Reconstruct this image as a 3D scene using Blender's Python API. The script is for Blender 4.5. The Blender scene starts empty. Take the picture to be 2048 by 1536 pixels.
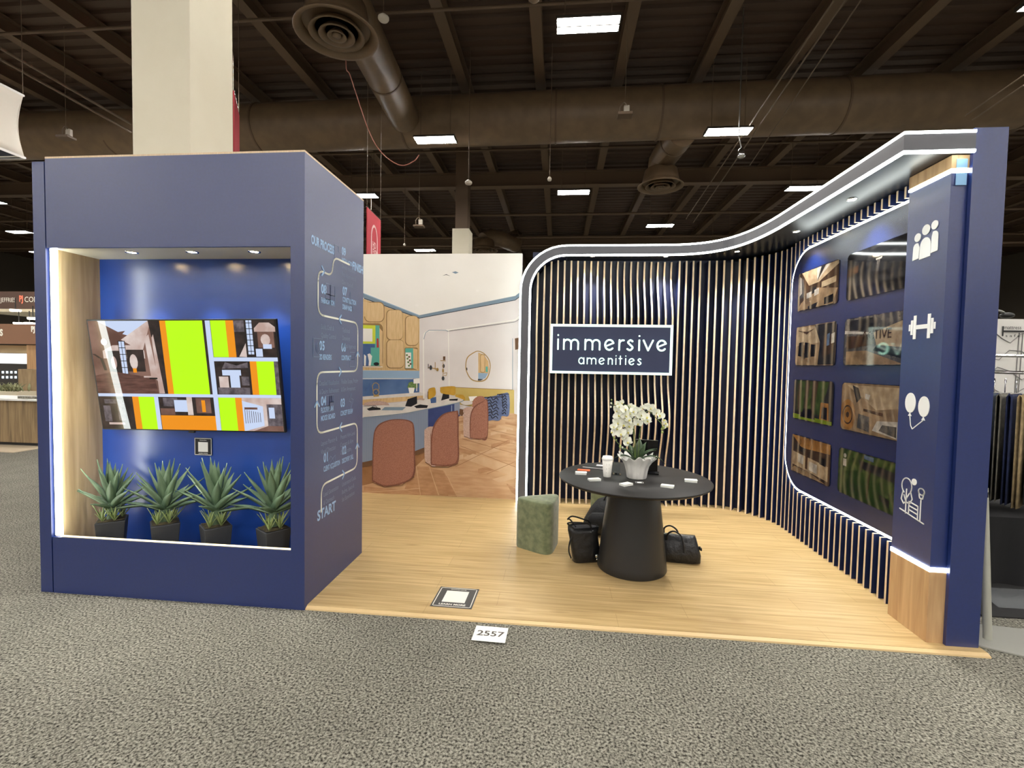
import bpy, math, random
from mathutils import Vector, Matrix

# ------------------------------------------------------------------ camera, world, exposure
SC = bpy.context.scene
COL = SC.collection
F_PX, YAW, PITCH, ROLL = 950.0, -0.09645, -0.0403, 0.01818
CAM = Vector((1.5884, -2.8502, 1.6))
_f = Vector((math.sin(YAW) * math.cos(PITCH), math.cos(YAW) * math.cos(PITCH), math.sin(PITCH)))
_r0 = Vector((math.cos(YAW), -math.sin(YAW), 0))
_u0 = _r0.cross(_f)
_r = _r0 * math.cos(ROLL) + _u0 * math.sin(ROLL)
_u = _u0 * math.cos(ROLL) - _r0 * math.sin(ROLL)
cd = bpy.data.cameras.new('camera')
cam = bpy.data.objects.new('camera', cd)
COL.objects.link(cam)
cd.sensor_width = 36
cd.lens = F_PX / 2048 * 36
cd.clip_start = .05
cd.clip_end = 300
cam.matrix_world = Matrix(((_r.x, _u.x, -_f.x, CAM.x), (_r.y, _u.y, -_f.y, CAM.y), (_r.z, _u.z, -_f.z, CAM.z), (0, 0, 0, 1)))
SC.camera = cam
SC.view_settings.view_transform = 'Standard'
SC.view_settings.look = 'None'
SC.view_settings.gamma = 1
SC.view_settings.use_curve_mapping = False
SC.view_settings.exposure = 0.68
SC.cycles.use_denoising = True
SC.cycles.max_bounces = 8
SC.cycles.diffuse_bounces = 4
SC.cycles.glossy_bounces = 4
SC.cycles.sample_clamp_indirect = 6
W = bpy.data.worlds.new('hall_air')
SC.world = W
W.use_nodes = True
W.node_tree.nodes['Background'].inputs[0].default_value = (1, .9, .75, 1)
W.node_tree.nodes['Background'].inputs[1].default_value = .05
HALL_LAMP = 95.0        # strength of the hall's ceiling fixtures
LED = 9.0               # strength of the booth's white LED profiles


def ray(px, py):
    return _r * ((px - 1024) / F_PX) - _u * ((py - 768) / F_PX) + _f


def on_x(px, py, X):
    d = ray(px, py); return CAM + d * ((X - CAM.x) / d.x)


def on_y(px, py, Y):
    d = ray(px, py); return CAM + d * ((Y - CAM.y) / d.y)


def on_z(px, py, Z):
    d = ray(px, py); return CAM + d * ((Z - CAM.z) / d.z)


# ------------------------------------------------------------------ materials
def lin(c):
    out = []
    for v in c[:3]:
        v = v / 255.0
        out.append(v / 12.92 if v <= .04045 else ((v + .055) / 1.055) ** 2.4)
    return tuple(out) + (1.0,)


MATS = {}


def mat(name, col, rough=.5, metal=0, spec=.5, emit=0, col2=None, scale=20, stretch=(1, 1, 1), detail=3, bump=0, bscale=None,
        coat=0, lo=.35, hi=.65, alpha=1, trans=0, sheen=0, ior=1.5):
    if name in MATS:
        return MATS[name]
    m = bpy.data.materials.new(name)
    m.use_nodes = True
    nt = m.node_tree
    b = nt.nodes['Principled BSDF']
    b.inputs['Base Color'].default_value = lin(col)
    b.inputs['Roughness'].default_value = rough
    b.inputs['Metallic'].default_value = metal
    b.inputs['Specular IOR Level'].default_value = spec
    b.inputs['IOR'].default_value = ior
    b.inputs['Coat Weight'].default_value = coat
    b.inputs['Coat Roughness'].default_value = .05
    b.inputs['Alpha'].default_value = alpha
    b.inputs['Transmission Weight'].default_value = trans
    b.inputs['Sheen Weight'].default_value = sheen
    if emit:
        b.inputs['Emission Color'].default_value = lin(col)
        b.inputs['Emission Strength'].default_value = emit
    if col2 is not None or bump:
        tc = nt.nodes.new('ShaderNodeTexCoord')
        mp = nt.nodes.new('ShaderNodeMapping')
        mp.inputs['Scale'].default_value = stretch
        nt.links.new(tc.outputs['Object'], mp.inputs[0])
        no = nt.nodes.new('ShaderNodeTexNoise')
        no.inputs['Scale'].default_value = scale
        no.inputs['Detail'].default_value = detail
        nt.links.new(mp.outputs[0], no.inputs['Vector'])
        if col2 is not None:
            cr = nt.nodes.new('ShaderNodeValToRGB')
            cr.color_ramp.elements[0].position = lo
            cr.color_ramp.elements[1].position = hi
            cr.color_ramp.elements[0].color = lin(col)
            cr.color_ramp.elements[1].color = lin(col2)
            nt.links.new(no.outputs['Fac'], cr.inputs[0])
            nt.links.new(cr.outputs[0], b.inputs['Base Color'])
            if emit:
                nt.links.new(cr.outputs[0], b.inputs['Emission Color'])
        if bump:
            n2 = no
            if bscale:
                n2 = nt.nodes.new('ShaderNodeTexNoise')
                n2.inputs['Scale'].default_value = bscale
                nt.links.new(mp.outputs[0], n2.inputs['Vector'])
            bp = nt.nodes.new('ShaderNodeBump')
            bp.inputs['Strength'].default_value = bump
            bp.inputs['Distance'].default_value = .01
            nt.links.new(n2.outputs['Fac'], bp.inputs['Height'])
            nt.links.new(bp.outputs[0], b.inputs['Normal'])
    MATS[name] = m
    return m


def wood_mat(name, c1, c2, axis=2, rough=.45, gs=1.0, plank=None):
    """oak with grain running along the axis; plank=(length,width) lays boards in the XY plane"""
    m = bpy.data.materials.new(name)
    m.use_nodes = True
    nt = m.node_tree
    N, L = nt.nodes, nt.links
    b = N['Principled BSDF']
    b.inputs['Roughness'].default_value = rough
    tc = N.new('ShaderNodeTexCoord')
    mp = N.new('ShaderNodeMapping')
    q = 34 if plank else 14
    s = [q, q, q]; s[axis] = 1.5 if plank else .9
    mp.inputs['Scale'].default_value = [q * gs for q in s]
    L.new(tc.outputs['Object'], mp.inputs[0])
    no = N.new('ShaderNodeTexNoise'); no.inputs['Scale'].default_value = 1.6; no.inputs['Detail'].default_value = 6
    no.inputs['Distortion'].default_value = .6
    L.new(mp.outputs[0], no.inputs['Vector'])
    cr = N.new('ShaderNodeValToRGB')
    cr.color_ramp.elements[0].position = .32; cr.color_ramp.elements[1].position = .66
    cr.color_ramp.elements[0].color = lin(c1); cr.color_ramp.elements[1].color = lin(c2)
    L.new(no.outputs['Fac'], cr.inputs[0])
    last = cr.outputs[0]
    if plank:
        br = N.new('ShaderNodeTexBrick')
        br.inputs['Scale'].default_value = 1
        br.inputs['Brick Width'].default_value = plank[0]
        br.inputs['Row Height'].default_value = plank[1]
        br.inputs['Mortar Size'].default_value = .0012
        br.inputs['Color1'].default_value = (.93, .93, .93, 1)
        br.inputs['Color2'].default_value = (1.0, 1.0, 1.0, 1)
        br.inputs['Mortar'].default_value = (.62, .58, .52, 1)
        br.offset = .37
        L.new(tc.outputs['Object'], br.inputs['Vector'])
        mx = N.new('ShaderNodeMix'); mx.data_type = 'RGBA'; mx.blend_type = 'MULTIPLY'
        mx.inputs['Factor'].default_value = 1
        L.new(last, mx.inputs['A']); L.new(br.outputs['Color'], mx.inputs['B'])
        # knots
        vo = N.new('ShaderNodeTexVoronoi'); vo.inputs['Scale'].default_value = 1.0
        mp2 = N.new('ShaderNodeMapping'); mp2.inputs['Scale'].default_value = (2.1, 5.2, 1)
        L.new(tc.outputs['Object'], mp2.inputs[0]); L.new(mp2.outputs[0], vo.inputs['Vector'])
        c2r = N.new('ShaderNodeValToRGB')
        c2r.color_ramp.elements[0].position = .02; c2r.color_ramp.elements[1].position = .16
        c2r.color_ramp.elements[0].color = (.55, .46, .36, 1); c2r.color_ramp.elements[1].color = (1, 1, 1, 1)
        L.new(vo.outputs['Distance'], c2r.inputs[0])
        mx2 = N.new('ShaderNodeMix'); mx2.data_type = 'RGBA'; mx2.blend_type = 'MULTIPLY'
        mx2.inputs['Factor'].default_value = .45
        L.new(mx.outputs['Result'], mx2.inputs['A']); L.new(c2r.outputs[0], mx2.inputs['B'])
        last = mx2.outputs['Result']
    L.new(last, b.inputs['Base Color'])
    MATS[name] = m
    return m


# ------------------------------------------------------------------ mesh builder
class MB:
    def __init__(s):
        s.v, s.f, s.mi, s.sm, s.m, s.smooth = [], [], [], [], 0, False

    def add(s, vs, fs, mi=None, smooth=None):
        o = len(s.v)
        s.v += [Vector(p) for p in vs]
        for f in fs:
            s.f.append([o + i for i in f])
            s.mi.append(s.m if mi is None else mi)
            s.sm.append(s.smooth if smooth is None else smooth)
        return s

    def box(s, x0, x1, y0, y1, z0, z1, mi=None):
        return s.hexa([(x0, y0, z0), (x1, y0, z0), (x1, y1, z0), (x0, y1, z0), (x0, y0, z1), (x1, y0, z1), (x1, y1, z1), (x0, y1, z1)], mi)

    def hexa(s, p, mi=None):
        return s.add(p, [(0, 3, 2, 1), (4, 5, 6, 7), (0, 1, 5, 4), (1, 2, 6, 5), (2, 3, 7, 6), (3, 0, 4, 7)], mi, False)

    def obox(s, c, ax, ay, az, mi=None):
        """box centred on c with half-axes ax, ay, az"""
        c, ax, ay, az = map(Vector, (c, ax, ay, az))
        return s.hexa([c - ax - ay - az, c + ax - ay - az, c + ax + ay - az, c - ax + ay - az, c - ax - ay + az, c + ax - ay + az, c + ax + ay + az, c - ax + ay + az], mi)

    def prism(s, poly, vec, mi=None, smooth=False):
        poly = [Vector(p) for p in poly]; vec = Vector(vec); n = len(poly)
        s.add(poly + [p + vec for p in poly], [list(range(n))[::-1], [n + i for i in range(n)]], mi, False)
        o = len(s.v) - 2 * n
        for i in range(n):
            j = (i + 1) % n
            s.f.append([o + i, o + j, o + n + j, o + n + i]); s.mi.append(s.m if mi is None else mi); s.sm.append(smooth)
        return s

    def lathe(s, prof, c=(0, 0, 0), seg=32, mi=None, smooth=True, fn=None):
        """prof: list of (r, z); fn(a, r, z) -> (r, z)"""
        c = Vector(c); vs, fs = [], []
        for (r, z) in prof:
            for k in range(seg):
                a = 2 * math.pi * k / seg
                rr, zz = fn(a, r, z) if fn else (r, z)
                vs.append(c + Vector((rr * math.cos(a), rr * math.sin(a), zz)))
        for i in range(len(prof) - 1):
            for k in range(seg):
                j = (k + 1) % seg
                fs.append((i * seg + k, i * seg + j, (i + 1) * seg + j, (i + 1) * seg + k))
        s.add(vs, fs, mi, smooth)
        if prof[0][0] > 1e-4: s.add(vs[:seg], [list(range(seg))[::-1]], mi, False)
        if prof[-1][0] > 1e-4: s.add(vs[-seg:], [list(range(seg))], mi, False)
        return s

    def tube(s, pts, r, seg=8, mi=None, closed=False):
        pts = [Vector(p) for p in pts]; n = len(pts); vs, fs = [], []
        rs = r if isinstance(r, (list, tuple)) else [r] * n
        prev = None
        for i, p in enumerate(pts):
            a = pts[(i - 1) % n] if (i or closed) else p
            b = pts[(i + 1) % n] if (i < n - 1 or closed) else p
            t = (b - a).normalized()
            if prev is None:
                up = Vector((0, 0, 1)) if abs(t.z) < .9 else Vector((1, 0, 0))
                x = t.cross(up).normalized()
            else:
                x = (prev - t * prev.dot(t)).normalized()
            prev = x; y = t.cross(x)
            for k in range(seg):
                an = 2 * math.pi * k / seg
                vs.append(p + (x * math.cos(an) + y * math.sin(an)) * rs[i])
        m = n if closed else n - 1
        for i in range(m):
            i2 = (i + 1) % n
            for k in range(seg):
                j = (k + 1) % seg
                fs.append((i * seg + k, i * seg + j, i2 * seg + j, i2 * seg + k))
        s.add(vs, fs, mi, True)
        if not closed:
            s.add(vs[:seg], [list(range(seg))[::-1]], mi, False); s.add(vs[-seg:], [list(range(seg))], mi, False)
        return s

    def ball(s, c, rx, ry=None, rz=None, seg=16, rings=10, mi=None):
        ry = rx if ry is None else ry; rz = rx if rz is None else rz
        c = Vector(c); vs = [c + Vector((0, 0, -rz))]; fs = []
        for i in range(1, rings):
            t = -math.pi / 2 + math.pi * i / rings
            for k in range(seg):
                a = 2 * math.pi * k / seg
                vs.append(c + Vector((rx * math.cos(t) * math.cos(a), ry * math.cos(t) * math.sin(a), rz * math.sin(t))))
        vs.append(c + Vector((0, 0, rz)))
        for k in range(seg): fs.append((0, 1 + (k + 1) % seg, 1 + k))
        for i in range(rings - 2):
            for k in range(seg):
                j = (k + 1) % seg; a = 1 + i * seg
                fs.append((a + k, a + j, a + seg + j, a + seg + k))
        a = 1 + (rings - 2) * seg; l = len(vs) - 1
        for k in range(seg): fs.append((a + k, a + (k + 1) % seg, l))
        return s.add(vs, fs, mi, True)

    def sheet(s, grid, mi=None, smooth=True):
        """open grid of points (rows of equal length)"""
        w = len(grid[0]); vs = [p for row in grid for p in row]; fs = []
        for i in range(len(grid) - 1):
            for j in range(w - 1):
                fs.append((i * w + j, i * w + j + 1, (i + 1) * w + j + 1, (i + 1) * w + j))
        return s.add(vs, fs, mi, smooth)

    def mesh(s, name, mats, off=Vector((0, 0, 0))):
        me = bpy.data.meshes.new(name)
        me.from_pydata([tuple(p - off) for p in s.v], [], s.f)
        for m in (mats if isinstance(mats, (list, tuple)) else [mats]): me.materials.append(m)
        me.polygons.foreach_set('material_index', s.mi)
        me.polygons.foreach_set('use_smooth', s.sm)
        me.update()
        return me

    def build(s, name, mats, parent=None, bevel=0, seg=2, subd=0, solid=0, fix=True):
        off = Vector((0, 0, 0)); q = parent
        while q is not None:
            off += q.location; q = q.parent
        me = s.mesh(name, mats, off)
        if fix:
            import bmesh
            bm = bmesh.new(); bm.from_mesh(me); bmesh.ops.recalc_face_normals(bm, faces=bm.faces); bm.to_mesh(me); bm.free()
        o = bpy.data.objects.new(name, me); COL.objects.link(o)
        if parent is not None: o.parent = parent
        if solid:
            md = o.modifiers.new('solid', 'SOLIDIFY'); md.thickness = solid; md.offset = 0
        if bevel:
            md = o.modifiers.new('bevel', 'BEVEL'); md.width = bevel; md.segments = seg; md.limit_method = 'ANGLE'; md.angle_limit = math.radians(40)
        if subd:
            md = o.modifiers.new('sub', 'SUBSURF'); md.levels = subd; md.render_levels = subd
        return o


def thing(name, label, cat, loc=(0, 0, 0), group=None):
    o = bpy.data.objects.new(name, None); COL.objects.link(o)
    o.location = loc; o['label'] = label; o['category'] = cat; o.empty_display_size = .1
    if group: o['group'] = group
    return o


def tag(o, label=None, cat=None, group=None, kind=None):
    if label: o['label'] = label
    if cat: o['category'] = cat
    if group: o['group'] = group
    if kind: o['kind'] = kind
    return o


def kids(o):
    return [c for c in bpy.data.objects if c.parent == o]


def copy_tree(o, parent=None):
    c = o.copy(); COL.objects.link(c); c.parent = parent
    for ch in kids(o): copy_tree(ch, c)
    return c


def text_geo(body, size, align='LEFT', sx=1.0, bold=0.0, spacing=1.0, line=1.0):
    c = bpy.data.curves.new('txt', 'FONT'); c.body = body; c.size = size; c.align_x = align; c.offset = bold
    c.space_character = spacing; c.space_line = line; c.resolution_u = 3; c.fill_mode = 'FRONT'
    o = bpy.data.objects.new('txt', c)
    me = bpy.data.meshes.new_from_object(o)
    vs = [Vector((v.co.x * sx, v.co.y, 0)) for v in me.vertices]; fs = [list(p.vertices) for p in me.polygons]
    bpy.data.objects.remove(o); bpy.data.curves.remove(c); bpy.data.meshes.remove(me)
    return vs, fs


def put_text(mb, body, O, U, V, size, mi=None, **k):
    vs, fs = text_geo(body, size, **k)
    O, U, V = Vector(O), Vector(U), Vector(V)
    mb.add([O + U * p.x + V * p.y for p in vs], fs, mi, False)


def strokes(mb, lines, O, U, V, w, depth=.002, mi=None, closed=False, segs=10):
    """ribbons with round joints on the plane O,U,V, raised by depth"""
    O, U, V = Vector(O), Vector(U), Vector(V); N = U.cross(V).normalized() * depth
    for ln in lines:
        pts = list(ln); h = w / 2
        if closed: pts = pts + [pts[0]]
        for a, b in zip(pts, pts[1:]):
            dx, dy = b[0] - a[0], b[1] - a[1]; l = math.hypot(dx, dy)
            if l < 1e-6: continue
            nx, ny = -dy / l * h, dx / l * h
            q = [(a[0] + nx, a[1] + ny), (a[0] - nx, a[1] - ny), (b[0] - nx, b[1] - ny), (b[0] + nx, b[1] + ny)]
            mb.prism([O + U * x + V * y for x, y in q], N, mi)
        for a in pts:
            mb.prism([O + U * (a[0] + h * math.cos(t * 2 * math.pi / segs)) + V * (a[1] + h * math.sin(t * 2 * math.pi / segs)) for t in range(segs)], N, mi)


def arc(cx, cy, rx, ry, a0, a1, n=12):
    return [(cx + rx * math.cos(math.radians(a0 + (a1 - a0) * i / n)), cy + ry * math.sin(math.radians(a0 + (a1 - a0) * i / n))) for i in range(n + 1)]


def rrect(x0, x1, y0, y1, r, n=5, rr=None):
    """rounded rectangle; rr = radii (x0y0, x1y0, x1y1, x0y1)"""
    rr = rr or (r, r, r, r); out = []
    for (cx, cy, a, q) in ((x0, y0, 180, rr[0]), (x1, y0, 270, rr[1]), (x1, y1, 0, rr[2]), (x0, y1, 90, rr[3])):
        if q <= 0: out.append((cx, cy)); continue
        mx = cx + q if cx == x0 else cx - q; my = cy + q if cy == y0 else cy - q
        out += arc(mx, my, q, q, a, a + 90, n)
    return out


def smoothpath(p, n=6):
    """Catmull-Rom through tuples"""
    p = [Vector(q) for q in p]; out = []
    for i in range(len(p) - 1):
        a = p[i - 1] if i else p[i]; b, c = p[i], p[i + 1]; d = p[i + 2] if i + 2 < len(p) else c
        for k in range(n):
            t = k / n
            out.append(.5 * ((2 * b) + (c - a) * t + (2 * a - 5 * b + 4 * c - d) * t * t + (3 * b - a - 3 * c + d) * t ** 3))
    out.append(p[-1]); return out


# common materials
M = dict(
    navy=mat('navy_laminate', (16, 38, 98), .36, spec=1.0, ior=1.55, col2=(18, 41, 103), scale=60),
    navy_panel=mat('navy_satin_panel', (14, 28, 72), .27, spec=.8, ior=1.5),
    navy_dark=mat('navy_dark_laminate', (17, 25, 56), .45),  # darker navy for backing walls, reveals, groove and niche floor
    slat_side=mat('slat_navy_side', (24, 34, 72), .5),
    ply=mat('birch_ply_edge', (228, 206, 176), .55, col2=(214, 188, 154), scale=30, stretch=(4, 4, .4)),
    led=mat('white_led_diffuser', (246, 255, 250), .5, emit=LED),
    led_warm=mat('warm_led_diffuser', (255, 236, 190), .5, emit=.9),
    chrome=mat('chrome', (220, 220, 220), .15, 1),
    steel=mat('brushed_steel', (165, 165, 160), .35, 1),
    white=mat('white_matte', (235, 235, 232), .5),
    white_gloss=mat('white_acrylic', (250, 252, 250), .15),
    black=mat('black_matte', (24, 24, 25), .5),
    black_gloss=mat('black_gloss', (12, 12, 14), .12),
    black_leather=mat('black_leather', (24, 24, 26), .36, bump=.9, scale=22),
)
wood_mat('oak_cabinet', (176, 148, 108), (206, 180, 138), 2, .5)
wood_mat('oak_block', (176, 138, 96), (208, 172, 126), 2, .5)
wood_mat('oak_floor', (180, 149, 98), (210, 182, 131), 0, .42, gs=.75, plank=(1.22, .185))
wood_mat('counter_wood', (112, 92, 66), (160, 136, 100), 2, .6)
wood_mat('booth_wood', (176, 134, 92), (204, 164, 118), 2, .6)

# ================================================================== THE HALL
def carpet_mat():
    m = bpy.data.materials.new('grey_loop_carpet'); m.use_nodes = True
    nt = m.node_tree; N, L = nt.nodes, nt.links; b = N['Principled BSDF']
    b.inputs['Roughness'].default_value = .95; b.inputs['Specular IOR Level'].default_value = .1
    tc = N.new('ShaderNodeTexCoord')
    n1 = N.new('ShaderNodeTexNoise'); n1.inputs['Scale'].default_value = 85; n1.inputs['Detail'].default_value = 3; n1.inputs['Roughness'].default_value = .65
    n2 = N.new('ShaderNodeTexNoise'); n2.inputs['Scale'].default_value = 3.5; n2.inputs['Detail'].default_value = 3
    L.new(tc.outputs['Object'], n1.inputs['Vector']); L.new(tc.outputs['Object'], n2.inputs['Vector'])
    cr = N.new('ShaderNodeValToRGB'); e = cr.color_ramp.elements
    e[0].position = .36; e[0].color = lin((40, 38, 33)); e[1].position = .64; e[1].color = lin((170, 167, 153))
    L.new(n1.outputs['Fac'], cr.inputs[0])
    c2 = N.new('ShaderNodeValToRGB'); e = c2.color_ramp.elements
    e[0].position = .3; e[0].color = (.86, .86, .86, 1); e[1].position = .7; e[1].color = (1, 1, 1, 1)
    L.new(n2.outputs['Fac'], c2.inputs[0])
    mx = N.new('ShaderNodeMix'); mx.data_type = 'RGBA'; mx.blend_type = 'MULTIPLY'; mx.inputs['Factor'].default_value = 1
    L.new(cr.outputs[0], mx.inputs['A']); L.new(c2.outputs[0], mx.inputs['B']); L.new(mx.outputs['Result'], b.inputs['Base Color'])
    bp = N.new('ShaderNodeBump'); bp.inputs['Strength'].default_value = .9; bp.inputs['Distance'].default_value = .006
    L.new(n1.outputs['Fac'], bp.inputs['Height']); L.new(bp.outputs[0], b.inputs['Normal'])
    return m


X0, X1, Y0, Y1, ZC = -42, 32, -40, 36, 9.75
tag(MB().box(X0, X1, Y0, Y1, -.1, 0).build('floor', carpet_mat()), kind='structure', label='grey flecked loop carpet of the exhibition hall')
m_deck = mat('brown_steel_deck', (72, 54, 41), .6)
m_beam = mat('brown_steel_beam', (98, 79, 61), .6)
m_duct = mat('brown_duct', (120, 99, 75), .45, col2=(108, 89, 68), scale=3)
m_wallh = mat('hall_wall', (100, 92, 82), .8)
g = MB(); yy = Y0
while yy < Y1:      # corrugated deck, ribs along X
    q = .38
    pr = [(yy, ZC), (yy + .14, ZC), (yy + .17, ZC - .07), (yy + .35, ZC - .07), (yy + .38, ZC)]
    g.sheet([[Vector((X0, a, z)), Vector((X1, a, z))] for a, z in pr], smooth=False)
    yy += q
g.box(X0, X1, Y0, Y1, ZC + .01, ZC + .06)
tag(g.build('ceiling', m_deck, fix=False), kind='structure')
for nm, b in (('wall_back', (X0, X1, Y1, Y1 + .2)), ('wall_front', (X0, X1, Y0 - .2, Y0)), ('wall_left', (X0 - .2, X0, Y0, Y1)), ('wall_right', (X1, X1 + .2, Y0, Y1))):
    tag(MB().box(b[0], b[1], b[2], b[3], 0, ZC).build(nm, m_wallh), kind='structure')


def ibeam(mb, p0, p1, w, h):
    p0, p1 = Vector(p0), Vector(p1); d = (p1 - p0).normalized(); s = Vector((-d.y, d.x, 0))
    c = (p0 + p1) / 2; hl = (p1 - p0) / 2; z = Vector((0, 0, 1))
    mb.obox(c + z * (h - .01), hl, s * w / 2, z * .012); mb.obox(c + z * .012, hl, s * w / 2, z * .012); mb.obox(c + z * h / 2, hl, s * .012, z * (h / 2 - .02))


for i in range(-17, 13):
    x = .92 + 2.12 * i
    g = MB(); ibeam(g, (x, Y0, 9.3), (x, Y1, 9.3), .26, .38)
    tag(g.build('ceiling_beam', m_beam), kind='structure', group='steel joists under the roof deck')
for y, zb in ((-26, 8.75), (-12, 8.75), (1.4, 8.75), (16.5, 8.75), (26.5, 8.75)):
    g = MB(); ibeam(g, (X0, y, zb), (X1, y, zb), .34, .55)
    tag(g.build('ceiling_girder', m_beam), kind='structure', group='girders crossing the joists')
# thin pipes running across under the deck
for k, (y, z) in enumerate(((3.2, 9.0), (7.2, 9.0), (13.6, 8.95), (19.2, 8.5), (22.3, 8.3), (23.2, 8.1))):
    g = MB().tube([(X0, y, z), (X1, y, z)], .035 if k < 3 else .06, 8)
    tag(g.build('sprinkler_pipe', m_beam), label=['thin pipe nearest above the booth front', 'thin pipe just this side of the large duct', 'thin pipe beyond the large duct',
        'thicker pipe beyond the first far girder', 'thicker pipe above the far column', 'lowest thick pipe above the far column'][k], cat='pipe', group='pipes across the ceiling')

# ---- large duct, branches and round diffusers
dz, dy, dr = 8.45, 10.45, .66
dt = thing('air_duct', 'large round brown duct crossing the whole ceiling', 'duct', (0, dy, dz - dr))
MB().tube([(X0 + .5, 10.75, dz), (-10, 10.75, dz), (10, 10.47, dz), (X1 - .5, 10.47, dz)], dr, 28).build('duct_tube', m_duct, dt)
for x in (-12, -7.3, -2.9, 1.35, 4.1, 8.6, 13):
    MB().tube([(x, 10.61 - x * .014, dz), (x + .05, 10.61 - x * .014, dz)], dr + .02, 28).build('seam_band', m_beam, dt)


def diffuser(x, y, z, s, label, branch, blabel):
    t = thing('ceiling_diffuser', label, 'air vent', (x, y, z), 'round air diffusers')
    r = s / 2
    MB().lathe([(r * .80, .16), (r * .84, .10), (r, .015), (r * .99, 0), (r * .9, .012), (r * .80, .10), (r * .8, .16)], (x, y, z), 40).build('outer_ring', m_duct, t)
    for k, (ro, zo) in enumerate(((.66, -.0), (.43, -.02), (.23, -.03))):
        MB().lathe([(r * (ro - .13), .12 + zo), (r * (ro - .02), .03 + zo), (r * ro, zo), (r * (ro - .05), .005 + zo), (r * (ro - .16), .07 + zo), (r * (ro - .13), .12 + zo)], (x, y, z), 36).build('inner_ring', m_duct, t)
    MB().lathe([(0.001, .05), (r * .1, .05), (r * .1, -.03), (.001, -.04)], (x, y, z), 24).build('hub', m_duct, t)
    MB().lathe([(r * .8, .15), (r * .7, .5), (r * .6, .55)], (x, y, z), 32).build('collar', m_duct, t)
    b = thing('branch_duct', blabel, 'duct', branch[0], 'branch ducts')
    MB().tube([Vector(p) for p in branch], .40, 24).build('duct_tube', m_duct, b)
    a, c = Vector(branch[-2]), Vector(branch[-1]); mid = a.lerp(c, .55); d = (c - a).normalized()
    MB().tube([mid, mid + d * .05], .415, 24).build('seam_band', m_beam, b)


diffuser(-2.32, 5.2, 7.2, 1.40, 'largest round air diffuser, nearest above the navy cabinet', [(-2.32, 5.2, 7.7), (-2.32, 5.28, 7.95), (-2.35, 5.6, 8.1), (-2.72, 9.95, 8.25)], 'round branch duct above the nearest diffuser')
diffuser(4.62, 12.5, 7.2, 1.40, 'round air diffuser beyond the large duct, right of centre', [(4.62, 12.5, 7.7), (4.62, 12.4, 7.95), (4.68, 12.2, 8.05), (4.85, 10.9, 8.1)], 'short branch duct dropping to the middle diffuser')
diffuser(-2.2, 20.6, 7.2, 1.40, 'farthest round air diffuser low behind the small column', [(-2.2, 20.6, 7.7), (-1.9, 20.9, 7.95), (-1.5, 21.4, 8.0), (-.9, 22.6, 8.0), (-.9, 23.4, 8.6)], 'elbowed duct above the farthest diffuser')

# ---- hall ceiling fixtures
m_lamp = mat('hall_lamp_panel', (255, 250, 243), .5, emit=HALL_LAMP)
m_lamp_case = mat('lamp_case', (60, 54, 48), .5)
LW, LD_ = .53, .155
proto = thing('ceiling_light', 'bright twin panel fixture highest above the booth', 'ceiling light', (0, 0, 7.5), 'twin panel ceiling lights')
MB().box(-LW, LW, -.19, .19, 7.51, 7.56).box(-LW, LW, -.012, .012, 7.49, 7.51).box(-LW - .02, -LW, -.19, .19, 7.49, 7.56).box(LW, LW + .02, -.19, .19, 7.49, 7.56).build('case', m_lamp_case, proto)
for s in (-1, 1):
    MB().box(-LW, LW, min(s * .02, s * .18), max(s * .02, s * .18), 7.498, 7.509).build('light_panel', m_lamp, proto)
for s in (-1, 1):
    MB().tube([(s * .4, 0, 7.56), (s * .4, 0, 9.3)], .008, 5).build('hanging_rod', m_beam, proto)
seen = {(1.97, 5.7): 0,
        (-1.78, 9.7): 'bright ceiling light at the edge of the large duct, left of centre', (5.67, 9.7): 'bright ceiling light beside the thin cables, right of centre',
        (-5.48, 13.7): 'ceiling light just above the corner of the navy cabinet', (1.97, 13.7): 'ceiling light low over the middle of the slat wall',
        (9.42, 13.7): 'ceiling light just above the sloping lit canopy', (5.67, 17.7): 'small ceiling light above the bend of the canopy',
        (-5.48, 21.7): 'small ceiling light just above the printed wall', (9.42, 5.7): 'ceiling light cut by the top right corner of the picture',
        (-24.13, 17.7): 'ceiling light at the far left, left of the navy cabinet', (-27.83, 21.7): 'low ceiling light at the left edge beside the navy cabinet',
        (-20.38, 13.7): 'ceiling light cut by the left edge of the picture'}
first = True
ks = [(k, j) for k in range(-11, 8) for j in range(-5, 5)]
for k, j in ks:
    x = round(1.97 + 7.45 * j + (3.7 if k % 2 else 0), 2); y = round(5.7 + 4 * k, 2)
    if (x, y) in ((-1.78, 17.7), (-9.23, 17.7), (1.97, 21.7)) or x < -34 or x > 28: continue
    if y > 26 or (y == 9.7 and x > 8): continue
    if (x, y) in ((-16.68,17.7),): continue
    o = proto if (x, y) == (1.97, 5.7) else copy_tree(proto)
    o.location = (x, y, 7.5)
    if (x, y) in seen:
        if seen[(x, y)]: o['label'] = seen[(x, y)]
    else:
        o['label'] = 'ceiling light out of the picture or hidden behind the booth'; o['group'] = 'hall lights outside the view'

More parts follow.
